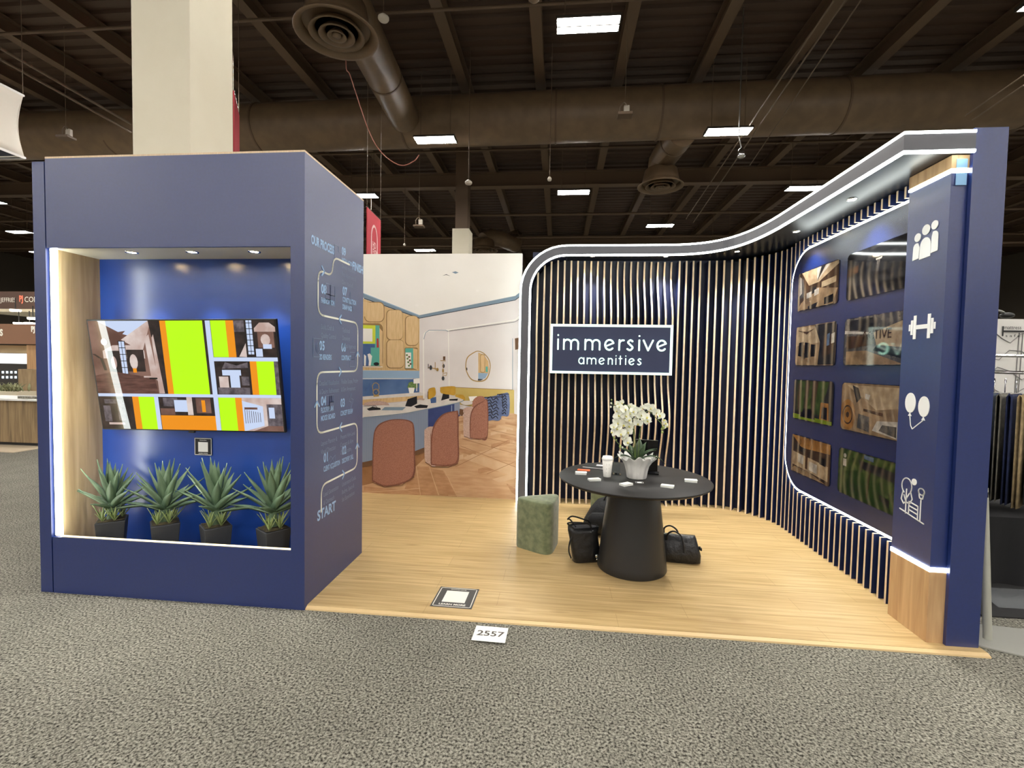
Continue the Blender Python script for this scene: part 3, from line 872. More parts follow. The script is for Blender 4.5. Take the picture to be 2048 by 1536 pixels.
# ---- blue picture panel with its LED outline
pp = thing('picture_panel', 'navy round-cornered wall panel edged with white light, carrying eight pictures', 'wall panel', (3.85, 1.2, .5))
zb_, zt_, yb_, rc = .495, 2.70, 2.03, .30
outl = [(.421, zt_)] + arc(yb_ - rc, zt_ - rc, rc, rc, 90, 0, 10) + arc(yb_ - rc, zb_ + rc, rc, rc, 0, -90, 10) + [(.421, zb_)]
MB().prism([(XP, y, z) for y, z in outl], (.028, 0, 0)).build('panel', M['navy_panel'], pp)
MB().tube([(XP + .012, y + (.012 if y > yb_ - .02 else .006 * (y > .5)), z + (.012 if z > 2.4 else -.012 if z < .8 else 0)) for y, z in outl], .011, 8).build('led_strip', M['led'], pp)
pic_m = {}


def pm(name, c, c2=None, s=12, **k):
    c = tuple(int(q * .74) for q in c); c2 = tuple(int(q * .74) for q in c2) if c2 else None
    return mat('photo_' + name, c, .05, col2=c2, scale=s, spec=.9, ior=1.6, **k)


PM = [pm('navy', (20, 24, 40)), pm('beige', (170, 140, 108), (120, 96, 74), 9), pm('cream', (196, 172, 140), (160, 136, 108), 14), pm('brown', (96, 70, 50), (52, 38, 30), 16), pm('dark', (24, 24, 28), (58, 56, 56), 18),
      pm('black', (12, 12, 15), (30, 30, 34), 20), pm('white', (214, 206, 194), (170, 160, 150), 16), pm('leaf', (34, 50, 24), (84, 104, 50), 26), pm('turf', (44, 74, 24), (28, 50, 18), 8), pm('amber', (176, 124, 66), (130, 88, 44), 10),
      pm('grey', (110, 104, 98), (70, 68, 68), 12), pm('lime', (120, 140, 30)), pm('sky', (110, 130, 160), (70, 86, 110), 12)]
NV, BE, CR_, BR, DK, BK, WH, LF, TF, AM, GY, LM, SK = range(13)
rows = [(2.148, 2.504), (1.642, 2.005), (1.141, 1.511), (.642, .997)]
cols = [(1.906, 1.249), (1.140, .44)]
art = {
    (0, 0): ('a warm lounge with slatted ceiling lights', [(BR, [(0, 0), (1, 0), (1, 1), (0, 1)]), (CR_, [(.1, 1), (1, 1), (1, .9), (.55, .62), (.3, .6)]), (WH, [(.5, 1), (.62, 1), (.5, .66)]), (WH, [(.72, 1), (.82, 1), (.52, .66)]), (DK, [(.6, 1), (.7, 1), (.51, .65)]), (GY, [(0, .95), (.15, .8), (.2, .35), (0, .3)]),
                        (WH, [(.05, .9), (.1, .85), (.12, .45), (.06, .4)]), (BE, [(0, 0), (.9, 0), (1, .35), (.5, .5), (.1, .2)]), (DK, [(.35, .5), (.5, .55), (.5, .4), (.35, .35)]), (WH, [(.25, .42), (.38, .44), (.38, .3), (.25, .28)]), (WH, [(.45, .45), (.56, .48), (.56, .33), (.45, .3)]), (CR_, [(.62, .6), (.95, .64), (.95, .5), (.62, .46)]), (BK, [(.3, .08), (.55, .14), (.5, 0), (.3, 0)]), (BK, [(.7, .2), (.9, .24), (.9, .06), (.7, .04)])]),
    (1, 0): ('a dim gym seen through dark reflections', [(DK, [(0, 0), (1, 0), (1, 1), (0, 1)]), (BR, [(0, .5), (.2, .55), (.2, .7), (.02, .68)]), (BK, [(0, 0), (1, 0), (1, .2), (0, .3)]), (WH, [(.48, .72), (.58, .73), (.57, .69), (.49, .68)]), (GY, [(.5, .69), (.55, .69), (.53, .45), (.5, .45)]), (BK, [(.3, .9), (.8, 1), (1, 1), (1, .85), (.5, .78)])]),
    (0, 1): ('a gym with machines on a wooden floor', [(BE, [(0, 0), (.7, 0), (.62, .5), (0, .5)]), (CR_, [(0, .5), (.65, .55), (.6, .95), (0, 1)]), (DK, [(.6, 0), (1, 0), (1, 1), (.5, 1), (.64, .55)]), (BR, [(.7, .2), (.95, .3), (.95, .7), (.75, .75)]), (BK, [(.08, .25), (.2, .22), (.22, .6), (.1, .58)]), (BK, [(.25, .2), (.36, .2), (.38, .56), (.26, .58)]), (BK, [(.42, .22), (.52, .22), (.54, .5), (.42, .52)]), (BR, [(.05, .9), (.3, .78), (.5, .9), (.3, .84)]), (WH, [(.9, .5), (.97, .52), (.97, .75), (.9, .72)]), (SK, [(.8, .45), (.86, .47), (.86, .75), (.8, .72)])]),
    (1, 1): ('a running track beneath a pale lettered wall', [(GY, [(0, 0), (1, 0), (1, 1), (0, 1)]), (BE, [(.05, .02), (.95, .02), (.4, .3), (.05, .3)]), (CR_, [(.5, .65), (1, .85), (1, .32), (.55, .4)]), (DK, [(.1, .75), (.5, .7), (.5, .95), (.1, .95)]), (WH, [(0, .75), (.45, .66), (.45, .62), (0, .68)]), (BK, [(.5, .3), (1, .1), (1, .24), (.55, .38)]), (BR, [(.05, .35), (.5, .42), (.5, .6), (.05, .62)])]),
    (0, 2): ('tall dark trees beside a yellow play structure', [(DK, [(0, 0), (1, 0), (1, 1), (0, 1)]), (LF, [(.1, .2), (.7, .2), (.9, 1), (.1, 1)]), (BR, [(.3, .1), (.36, .1), (.45, 1), (.32, 1)]), (BR, [(.48, .1), (.55, .1), (.65, 1), (.5, 1)]), (BR, [(.12, .15), (.17, .15), (.2, .9), (.12, .9)]), (AM, [(.7, .1), (.92, .08), (.9, .5), (.72, .5)]), (BK, [(.74, .14), (.88, .12), (.87, .4), (.76, .4)]), (LM, [(0, 0), (1, 0), (1, .1), (0, .14)]), (BK, [(.2, .08), (.6, .08), (.5, .3), (.3, .3)])]),
    (1, 2): ('a pale timber hall with a round woven screen', [(BE, [(0, 0), (1, 0), (1, 1), (0, 1)]), (CR_, [(.1, .95), (1, .95), (1, .6), (.6, .5)]), (AM, arc(.13, .33, .14, .32, 0, 345, 23)), (BR, arc(.13, .33, .09, .2, 0, 345, 23)), (AM, arc(.13, .33, .075, .17, 0, 345, 23)), (BR, arc(.13, .33, .03, .06, 0, 345, 12)), (DK, [(.2, .95), (.3, .9), (.35, .7), (.28, .6)]), (WH, [(.42, .8), (.5, .78), (.48, .68), (.42, .7)]), (GY, [(.3, .1), (.5, .05), (.5, .35), (.32, .38)]), (WH, [(.55, .1), (.95, 0), (.95, .35), (.62, .3)]), (GY, [(.65, .12), (.9, .05), (.9, .25), (.7, .24)]), (BR, [(.4, .45), (.7, .4), (.7, .46), (.4, .5)])]),
    (0, 3): ('an amber lounge crowded with seats', [(BR, [(0, 0), (1, 0), (1, 1), (0, 1)]), (AM, [(0, 1), (1, 1), (1, .75), (.3, .7)]), (CR_, [(.05, .2), (.95, .1), (.95, .45), (.05, .55)]), (DK, [(.1, .6), (.4, .58), (.4, .7), (.1, .75)]), (WH, [(.2, .3), (.35, .28), (.35, .5), (.2, .52)]), (WH, [(.5, .2), (.7, .18), (.7, .4), (.5, .42)]), (BR, [(.4, .2), (.46, .2), (.46, .7), (.4, .7)]), (BE, [(0, 0), (.9, 0), (.5, .15), (.1, .16)]), (BK, [(.75, .45), (.9, .43), (.9, .6), (.75, .62)])]),
    (1, 3): ('a bright green putting lawn under palms', [(LF, [(0, 0), (1, 0), (1, 1), (0, 1)]), (TF, [(0, .1), (.3, .55), (.7, .5), (.9, 0), (.1, 0)]), (DK, [(.35, .85), (1, .8), (1, .6), (.4, .68)]), (TF, [(.1, .5), (.35, .62), (.6, .55), (.3, .4)]), (WH, [(.09, .62), (.15, .62), (.15, .78), (.09, .78)]), (WH, arc(.12, .85, .025, .05, 0, 340, 10)), (SK, [(.45, .9), (.6, .88), (.6, .97), (.45, 1)]), (BR, [(.5, .1), (.52, .1), (.56, .7), (.54, .7)]), (BK, [(.7, .2), (.85, .1), (.85, .25), (.7, .3)])])}
for (c, r), (desc, polys) in art.items():
    y0, y1 = cols[c]; z0, z1 = rows[r]; w, h = y0 - y1, z1 - z0
    t = thing('framed_picture', 'glossy printed picture of %s' % desc, 'picture', (XP, (y0 + y1) / 2, z0), 'eight glossy pictures on the navy panel')
    g = MB(); O = Vector((XP - .0005, y0, z0)); U, V = Vector((0, -1, 0)), Vector((0, 0, 1))
    rad = .035
    sh = rrect(0, w, 0, h, rad, rr=(rad,) * 4 if c == 0 else (rad, 0, 0, rad))
    g.prism([O + U * a + V * b for a, b in sh], (-.005, 0, 0), 0)
    k = 0
    for mi, poly in polys:
        k += 1
        pts = [(min(max(a, .012), .988) * w, min(max(b, .02), .98) * h) for a, b in poly]
        if k == 1: pts = [(.004 + a * (w - .008) / w, .004 + b * (h - .008) / h) for a, b in sh]
        g.add([O + U * a + V * b + Vector((-.005 - k * .00012, 0, 0)) for a, b in pts], [list(range(len(pts)))[::-1]], mi)
    if (c, r) == (1, 1):
        put_text(g, 'ACTIVE', O + U * (w * .32) + V * (h * .52) + Vector((-.0068, 0, 0)), U, V, .1, mi=BR, sx=.95)
    g.build('print', PM, t, fix=False)
    if (c, r) == (0, 0): pass

# ---- slats
sw = thing('slat_wall', 'curved wall of upright navy slats with pale plywood edges', 'slat wall', (2.6, 2.7, .02))
TH = .019


def slat(P, n, front, zs, depth, top_light=False):
    """P plan point of the nominal front edge, n outward normal (towards the viewer), front(z) extra reach"""
    P = Vector((P[0], P[1], 0)); n = Vector((n[0], n[1], 0)); t = Vector((-n.y, n.x, 0)) * TH / 2
    g = MB(); m = len(zs)
    vs = []
    for z in zs:
        f = P + n * front(z) + Vector((0, 0, z)); b = P - n * depth + Vector((0, 0, z))
        vs += [f - t, f + t, b + t, b - t]
    fs, mi = [], []
    for i in range(m - 1):
        a, c = 4 * i, 4 * i + 4
        for j in range(4):
            k = (j + 1) % 4; fs.append((a + j, a + k, c + k, c + j)); mi.append(1 if j == 0 else 0)
    fs += [(3, 2, 1, 0), (4 * m - 4, 4 * m - 3, 4 * m - 2, 4 * m - 1)]; mi += [1, 1]
    for f, q in zip(fs, mi):
        pass
    o = len(g.v); g.v += vs
    for f, q in zip(fs, mi): g.f.append(list(f)); g.mi.append(q); g.sm.append(False)
    return g.build('slat', [M['slat_side'], M['ply']], sw)


zfull = [.02 + (2.80 - .02) * i / 30 for i in range(31)]
x = 1.335
while x < 2.875:
    nomy = 2.595 + .075 * (x - 1.33) / 1.2
    slat((x, nomy), (0, -1), lambda z: .078 * math.cos(2 * math.pi * (z - .97) / 1.13 + .0) * min(1, max(.5, (x - 1.0) / 1.0)), zfull, 2.795 - nomy)
    x += .0755
while x < 3.22:
    slat((x, 2.69), (0, -1), lambda z: 0, [.02, 2.80], .105); x += .0755
AC, AR = (3.22, 2.07), .62
na = 12
for i in range(na + 1):
    a = math.radians(90 - 90 * (i + .3) / (na + .6)); n = (-math.cos(a), -math.sin(a))
    slat((AC[0] + AR * math.cos(a), AC[1] + AR * math.sin(a)), n, lambda z: 0, [.02, 2.80], .11)
y = 2.02
while y > .43:
    # lower and upper ends are cut to follow the rounded panel
    e = yb_ - rc
    dzc = rc - math.sqrt(max(0, rc * rc - (y - e) ** 2)) if y > e else 0
    slat((3.842, y), (-1, 0), lambda z: 0, [.02, zb_ - .045 + dzc], .125)
    slat((3.842, y), (-1, 0), lambda z: 0, [zt_ + .045 - dzc, 2.82], .125)
    y -= .0765
g = MB(); ro = AR + .14
arcp = [(AC[0] + ro * math.cos(math.radians(a)), AC[1] + ro * math.sin(math.radians(a))) for a in range(0, 91, 6)]
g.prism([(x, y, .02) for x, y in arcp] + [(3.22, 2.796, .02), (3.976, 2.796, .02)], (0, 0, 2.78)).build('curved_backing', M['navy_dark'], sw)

# ---- lit canopy and arch
cp = thing('lit_canopy', 'continuous dark arch and canopy outlined by two white light lines', 'canopy', (1.2, 2.5, .02))


def bez(a, b, c, d, n=18):
    return [Vector(a) * (1 - t) ** 3 + 3 * Vector(b) * t * (1 - t) ** 2 + 3 * Vector(c) * t * t * (1 - t) + Vector(d) * t ** 3 for t in [i / n for i in range(n + 1)]]


YF = 2.5
plan = bez((2.72, YF), (3.18, 2.5), (3.43, 2.28), (3.462, 1.50)) + [Vector((3.472, 1.0)), Vector((3.478, .5)), Vector((3.482, .05)), Vector((3.845, .05))]


def rail(x0, r, zt):
    pts = [Vector((x0, YF, .02)), Vector((x0, YF, 1.2))]
    for a in range(0, 91, 9):
        q = math.radians(a); pts.append(Vector((1.65 - r * math.cos(q), YF, 2.43 + r * math.sin(q))))
    return pts + [Vector((2.2, YF, zt))] + [Vector((p.x, p.y, zt)) for p in plan]


outer, inner = rail(1.15, .5, 2.93), rail(1.255, .395, 2.825)
MB().sheet([outer, inner], smooth=False).build('fascia', mat('canopy_grey_face', (92, 92, 98), .4), cp, solid=.012)
MB().tube(outer, .011, 8).build('led_strip', M['led'], cp)
MB().tube(inner, .011, 8).build('led_strip', M['led'], cp)
m_soff = mat('canopy_soffit', (20, 22, 30), .3)
pf = [(p.x, p.y) for p in plan]
pf_in = [(a + (0 if a < 3.4 else .012), b + .01) for a, b in pf[:-1]]
MB().prism([(1.66, YF + .01, 2.826)] + [(a, b, 2.826) for a, b in pf_in] + [(3.845, .06, 2.826), (3.845, .08, 2.826), (3.978, .08, 2.826), (3.978, 2.798, 2.826), (1.66, 2.798, 2.826)], (0, 0, .095)).build('soffit', m_soff, cp)
ri = [p for p in inner if p.x <= 1.66]; ro_ = [p for p in outer if p.x <= 1.66]
MB().sheet([[p + Vector((.004, .008, 0)) for p in ri], [Vector((p.x + .004, 2.798, p.z)) for p in ri]], smooth=False).build('inner_reveal', M['navy_dark'], cp, solid=.006)
MB().sheet([[p + Vector((.002, .008, 0)) for p in ro_], [Vector((p.x + .002, 2.80, p.z)) for p in ro_]], smooth=False).build('outer_reveal', M['navy_dark'], cp, solid=.006)
for (x, y) in ((1.94, 2.545), (2.74, 2.57), (3.42, 2.36), (3.66, 1.63), (3.65, .81)): downlight(cp, x, y, 2.826, 52, (1, .97, .93), 1.75, .026)

# ---- lit name sign
m_signl = mat('lit_sign_white', (226, 250, 240), .5, emit=.5)
YS = 2.462
c1, c2, c3, c4 = [on_y(px, py, YS) for px, py in ((1101, 648), (1346, 650), (1344, 750), (1099, 747))]
sx0, sx1, sz0, sz1 = (c1.x + c4.x) / 2, (c2.x + c3.x) / 2, (c3.z + c4.z) / 2, (c1.z + c2.z) / 2
ns = thing('name_sign', 'navy sign reading immersive amenities in white on the slat wall', 'sign', ((sx0 + sx1) / 2, YS, sz0))
MB().box(sx0 + .012, sx1 - .012, YS + .004, YS + .05, sz0 + .012, sz1 - .012).build('sign_panel', mat('sign_navy', (52, 60, 92), .5), ns)
g = MB(); bw = .027
for b in ((sx0, sx1, sz0, sz0 + bw), (sx0, sx1, sz1 - bw, sz1), (sx0, sx0 + bw, sz0 + bw, sz1 - bw), (sx1 - bw, sx1, sz0 + bw, sz1 - bw)): g.box(b[0], b[1], YS - .008, YS + .05, b[2], b[3])
g.build('frame', m_signl, ns)


def glyph(ch, w=None):
    if ch == 'i': return [[(0, 0), (0, 1)], [(0, 1.42), (0, 1.425)]]
    if ch == 'm': w = w or 1.44; r = w / 4; return [[(0, 0), (0, 1)], arc(r, .62, r, .36, 180, 0, 10) + [(2 * r, 0)], arc(3 * r, .62, r, .36, 180, 0, 10) + [(4 * r, 0)]]
    if ch == 'n': w = w or .66; return [[(0, 0), (0, 1)], arc(w / 2, .62, w / 2, .36, 180, 0, 10) + [(w, 0)]]
    if ch == 'e': w = w or .85; return [arc(w / 2, .5, w / 2, .5, 22, 318, 22), [(.06, .36), (w * .95, .68)]]
    if ch == 'r': return [[(0, 0), (0, 1)], arc(.36, .6, .36, .38, 180, 75, 8)]
    if ch == 's': return [smoothpath([(.5, .88), (.28, 1.0), (.06, .78), (.28, .53), (.52, .26), (.27, 0), (0, .12)], 5)]
    if ch == 'v': return [[(0, 1), (.46, 0), (.92, 1)]]
    if ch == 'a': return [arc(.42, .5, .42, .5, 0, 360, 22), [(.84, 0), (.84, 1)]]
    if ch == 't': return [[(.22, 1.4), (.22, 0)], [(0, .98), (.46, .98)]]


def zx(zx_, zy_): return on_y(1020 + zx_ / 3.84, 460 + zy_ / 3.84, YS)


for (name, x0z, zbz, un, sw_, items) in (('lettering', 368, 915, 76, .0185, [('i', 0), ('m', .59), ('m', 2.74), ('e', 4.72), ('r', 6.12), ('s', 6.92), ('i', 8.08), ('v', 8.5), ('e', 9.85)]),
                                     ('lettering', 528, 1027, 46, .0108, [('a', 0), ('m', 1.4), ('e', 3.38), ('n', 4.9), ('i', 6.15), ('t', 6.65), ('i', 7.75), ('e', 8.3), ('s', 9.72)])):
    O = zx(x0z, zbz); s = (zx(x0z + un, zbz) - O).x
    for ch, xo in items:
        g = MB()
        strokes(g, [[((a[0] + xo) * s, a[1] * s) for a in ln] for ln in glyph(ch)], Vector((O.x, YS + .004, O.z)), (1, 0, 0), (0, 0, 1), sw_, .012)
        g.build('letter', m_signl, ns, fix=False)

# ================================================================== THINGS IN THE BOOTH
TT = .745
tb = thing('pedestal_table', 'round black pedestal table in the middle of the booth', 'table', (2.19, .90, .02))
MB().lathe([(.001, TT - .045), (.42, TT - .042), (.545, TT - .028), (.572, TT - .012), (.575, TT - .004), (.571, TT), (.001, TT)], (2.19, .885, 0), 96).build('tabletop', mat('black_wood_top', (30, 28, 28), .5, spec=.35, col2=(24, 22, 22), scale=6, stretch=(1, 12, 1)), tb)
MB().lathe([(.001, .02), (.262, .02), (.268, .03), (.262, .08), (.238, .30), (.20, .60), (.19, .705), (.001, .705)], (2.2, .93, 0), 64).build('pedestal', mat('black_matte_pedestal', (38, 38, 38), .42), tb)


def rtri(pts, r, n=8):
    out = []
    m = len(pts)
    for i in range(m):
        a, b, c = Vector(pts[i - 1]), Vector(pts[i]), Vector(pts[(i + 1) % m])
        s, e = b + (a - b).normalized() * r, b + (c - b).normalized() * r
        for k in range(n + 1):
            t = k / n; out.append(s * (1 - t) ** 2 + b * 2 * t * (1 - t) + e * t * t)
    return out


m_green = mat('green_velvet', (100, 110, 80), .9, col2=(128, 136, 102), scale=22, bump=.15, sheen=.4, detail=6)


def stool(pts, label, loc):
    t = thing('pouf_stool', label, 'stool', loc, 'green velvet stools')
    o = rtri(pts, .13); g = MB(); c = sum((Vector(p) for p in o), Vector((0, 0))) / len(o); n = len(o)
    lv = [(.985, .02), (1, .035), (1, .40), (.992, .425), (.97, .442), (.93, .448), (.5, .455)]
    vs = []
    for s, z in lv: vs += [(c.x + (p.x - c.x) * s, c.y + (p.y - c.y) * s, z) for p in o]
    fs = [(i * n + k, i * n + (k + 1) % n, (i + 1) * n + (k + 1) % n, (i + 1) * n + k) for i in range(len(lv) - 1) for k in range(n)]
    g.add(vs, fs, 0, True); g.add(vs[:n], [list(range(n))[::-1]]); g.add(vs[-n:], [list(range(n))])
    g.build('cushion_body', m_green, t)
    return t


stool([(1.20, 1.24), (1.56, 1.02), (1.64, 1.44)], 'green velvet stool standing alone beside the arch', (1.45, 1.2, .02))
stool([(1.90, 2.14), (2.28, 2.02), (2.30, 2.40)], 'green velvet stool half hidden behind the table pedestal', (2.15, 2.2, .02))


def ringbody(g, levels, n=28, ex=3.2, wob=.0, mi=None, cap0=True, cap1=True, seed=1):
    rnd = random.Random(seed); ph = [rnd.uniform(0, 6.28) for _ in range(6)]
    vs = []
    for i, (cx, cy, z, a, b, rot) in enumerate(levels):
        for k in range(n):
            t = 2 * math.pi * k / n; c, s = math.cos(t), math.sin(t)
            x = a * math.copysign(abs(c) ** (2 / ex), c); y = b * math.copysign(abs(s) ** (2 / ex), s)
            w = 1 + wob * (math.sin(3 * t + ph[0] + i * .9) + .7 * math.sin(5 * t + ph[1] - i * 1.3))
            cr, sr = math.cos(rot), math.sin(rot)
            vs.append(Vector((cx + (x * cr - y * sr) * w, cy + (x * sr + y * cr) * w, z + wob * .12 * math.sin(2 * t + ph[2] + i))))
    m = len(levels)
    g.add(vs, [(i * n + k, i * n + (k + 1) % n, (i + 1) * n + (k + 1) % n, (i + 1) * n + k) for i in range(m - 1) for k in range(n)], mi, True)
    if cap0: g.add(vs[:n], [list(range(n))[::-1]], mi, True)
    if cap1: g.add(vs[-n:], [list(range(n))], mi, True)
    return g


# tote bag leaning on the pedestal
t = thing('tote_bag', 'black leather tote bag with looped handles left of the pedestal', 'bag', (1.82, .98, .02))
g = MB(); r_ = .25
ringbody(g, [(1.83, 1.0, .021, .095, .06, r_), (1.84, 1.0, .03, .105, .07, r_), (1.835, 1.0, .10, .115, .075, r_), (1.825, 1.0, .19, .115, .07, r_), (1.82, 1.0, .26, .12, .065, r_), (1.825, 1.0, .305, .125, .06, r_),
             (1.825, 1.0, .30, .115, .05, r_), (1.83, 1.0, .2, .10, .055, r_), (1.835, 1.0, .06, .09, .05, r_)], wob=.035, cap1=True)
g.build('bag_body', M['black_leather'], t)
ringbody(MB(), [(1.825, 1.0, .296, .112, .046, r_), (1.83, 1.0, .22, .10, .048, r_), (1.83, 1.0, .20, .09, .04, r_)], wob=.03, cap0=False).build('lining', mat('grey_lining', (120, 120, 124), .8), t)
for dy_, dz_ in ((-.045, 0), (.05, .02)):
    p = [(1.76, .985 + dy_, .28), (1.71, .97 + dy_, .325 + dz_), (1.69, .965 + dy_, .345), (1.73, .97 + dy_, .352 + dz_), (1.82, .99 + dy_, .345), (1.87, 1.0 + dy_, .325), (1.885, 1.005 + dy_, .27)]
    MB().tube(smoothpath(p, 5), .0065, 8).build('handle', M['black_leather'], t)
MB().tube(smoothpath([(1.745, .94, .26), (1.712, .92, .20), (1.705, .92, .12), (1.725, .93, .06)], 5), .006, 6).build('strap', M['black_leather'], t)
MB().ball((1.925, .93, .09), .014, .01, .016).ball((1.93, .925, .065), .01).build('key_charm', M['chrome'], t)

# duffel on the right of the pedestal
t = thing('duffel_bag', 'black soft handbag lying right of the pedestal', 'bag', (2.62, 1.12, .02))
g = MB(); r_ = -.12
ringbody(g, [(2.61, 1.12, .021, .15, .07, r_), (2.61, 1.12, .03, .165, .085, r_), (2.61, 1.12, .09, .165, .085, r_), (2.605, 1.12, .16, .15, .07, r_), (2.60, 1.12, .215, .14, .045, r_), (2.60, 1.12, .232, .13, .02, r_)], ex=4, wob=.02, seed=4)
g.build('bag_body', M['black_leather'], t)
for dy_ in (-.045, .045):
    p = [(2.50, 1.12 + dy_, .20), (2.50, 1.11 + dy_ * 1.5, .26), (2.545, 1.10 + dy_ * 1.5, .285), (2.60, 1.10 + dy_ * 1.5, .25), (2.62, 1.10 + dy_ * 1.7, .18), (2.625, 1.10 + dy_ * 1.9, .12)]
    MB().tube(smoothpath(p, 5), .007, 8).build('handle', M['black_leather'], t)
MB().tube([(2.48, 1.125, .232), (2.72, 1.095, .232)], .004, 6).build('zip', M['steel'], t)
MB().box(2.76, 2.772, 1.05, 1.10, .13, .15).build('tag', M['black'], t)
# backpack behind pedestal, against the rear stool
t = thing('backpack', 'black backpack slumped between the pedestal and the rear stool', 'bag', (2.0, 1.68, .02))
g = MB()
ringbody(g, [(2.0, 1.68, .021, .13, .09, .3), (2.0, 1.68, .04, .15, .11, .3), (2.02, 1.70, .15, .15, .11, .3), (2.05, 1.72, .25, .12, .09, .3), (2.08, 1.74, .32, .08, .06, .3), (2.09, 1.75, .335, .04, .03, .3)], ex=2.8, wob=.03, seed=7)
g.build('bag_body', mat('black_nylon', (20, 20, 22), .75, bump=.3, scale=60), t)
ringbody(MB(), [(1.97, 1.58, .05, .09, .035, .3), (1.97, 1.575, .07, .10, .045, .3), (1.98, 1.585, .2, .09, .04, .3), (1.985, 1.6, .23, .06, .02, .3)], ex=3, seed=2).build('front_pocket', MATS['black_nylon'], t)
MB().tube(smoothpath([(2.05, 1.70, .32), (2.07, 1.70, .365), (2.11, 1.73, .36), (2.11, 1.76, .31)], 5), .008, 6).build('handle', MATS['black_nylon'], t)

# ---- orchid
m_petal = mat('white_orchid_petal', (244, 246, 232), .55)
m_lip = mat('orchid_yellow_lip', (224, 214, 110), .5)
m_stem = mat('orchid_stem', (96, 116, 60), .5)
m_oleaf = mat('orchid_dark_leaf', (44, 66, 34), .35, col2=(62, 88, 46), scale=8)
m_bud = mat('orchid_green_bud', (172, 190, 110), .5)
OC = (2.21, .87)
oc = thing('potted_orchid', 'white orchid in a ruffled white pot on the black table', 'potted plant', (OC[0], OC[1], TT))


def ruf(a, r, z):
    q = max(0, (z - TT) / .165); k = .065 * q ** 2
    return r * (1 + k * math.cos(12 * a) + .022 * math.cos(12 * a)), z + (q ** 3) * .013 * math.cos(12 * a + .5) + (q ** 3) * .008 * math.sin(3 * a)


prof = [(.001, TT + .001), (.07, TT + .001), (.074, TT + .006), (.08, TT + .05), (.092, TT + .10), (.112, TT + .135), (.132, TT + .158), (.140, TT + .168), (.131, TT + .163), (.105, TT + .137), (.085, TT + .11), (.001, TT + .11)]
MB().lathe(prof, (OC[0], OC[1], 0), 108, fn=ruf).build('pot', mat('white_ceramic', (236, 234, 228), .3), oc)


def leaf_mesh(L, w, bend, droop, mb, base, az, tilt, n=10, th=.0025, fold=.25, tipw=0, mi=None, tw=0):
    """blade leaf: closed solid strip from base, azimuth az, initial elevation tilt, bending outwards"""
    p = Vector(base); el = tilt; rows = []
    d = Vector((math.cos(az), math.sin(az), 0)); side0 = Vector((-math.sin(az), math.cos(az), 0)); st = L / n
    for i in range(n + 1):
        t = i / n
        ww = w * (math.sin(math.pi * min(1, (t * .82 + .18))) ** .75 if t < 1 else 0) * (1 if t < .5 else (1 - ((t - .5) / .5) ** 2.2 * .8)) + tipw
        f = d * math.cos(el) + Vector((0, 0, math.sin(el))); nrm = side0.cross(f).normalized() * -1
        side = side0 * math.cos(tw * t) + nrm * math.sin(tw * t)
        up = nrm
        if t >= .999: ww = .0006
        rows.append([p - side * ww / 2 + up * ww * fold, p + up * th * .5 - up * 0, p + side * ww / 2 + up * ww * fold, p - up * th])
        p = p + f * st; el -= (bend / n) * (1 + droop * t)
    vs = [q for r in rows for q in r]; fs = []
    for i in range(n):
        for k in range(4):
            a, b = i * 4 + k, i * 4 + (k + 1) % 4
            fs.append((a, b, b + 4, a + 4))
    fs += [(3, 2, 1, 0), (4 * n, 4 * n + 1, 4 * n + 2, 4 * n + 3)]
    mb.add(vs, fs, mi, True)


for az, L, w, tl, bd in ((178, .19, .05, 52, 1.4), (150, .20, .055, 60, 1.0), (20, .20, .06, 60, 1.0), (-14, .25, .05, 52, 1.7), (-5, .20, .06, 66, .9), (168, .2, .055, 66, .9), (75, .22, .07, 75, .5), (50, .2, .065, 70, .6), (5, .14, .06, 80, .3), (110, .19, .06, 70, .8), (-60, .13, .05, 60, 1.2), (235, .13, .05, 60, 1.2)):
    g = MB(); leaf_mesh(L, w, bd, .5, g, (OC[0] + .01 * math.cos(az), OC[1] + .015, TT + .11), math.radians(az), math.radians(tl), fold=.12)
    g.build('leaf', m_oleaf, oc)
rnd = random.Random(5)
pet = MB()
for a, L, w in ((90, .036, .026), (210, .034, .024), (330, .034, .024), (150, .042, .046), (30, .042, .046)):
    q = math.radians(a); n = 6; vs = []
    for i in range(n + 1):
        t = i / n; ww = w * math.sin(math.pi * (.12 + .86 * t)) ** .7 / 2
        for s in (-1, -.4, .4, 1):
            x, y = math.cos(q) * L * t - math.sin(q) * ww * s, math.sin(q) * L * t + math.cos(q) * ww * s
            vs.append((x, -(.010 * t - .012 * t * t * (1.2) - .004 * (1 - s * s)) + (0 if a in (150, 30) else .003), y))
    pet.add(vs, [(i * 4 + k, i * 4 + k + 1, i * 4 + k + 5, i * 4 + k + 4) for i in range(n) for k in range(3)], 0, True)
pet.ball((0, -.008, -.004), .006, .009, .008, 10, 6, mi=1)
pme = pet.mesh('blossom', [m_petal, m_lip])
Z5 = lambda x, y, Y: on_y(1120 + x / 6.4, 780 + y / 6.4, Y)
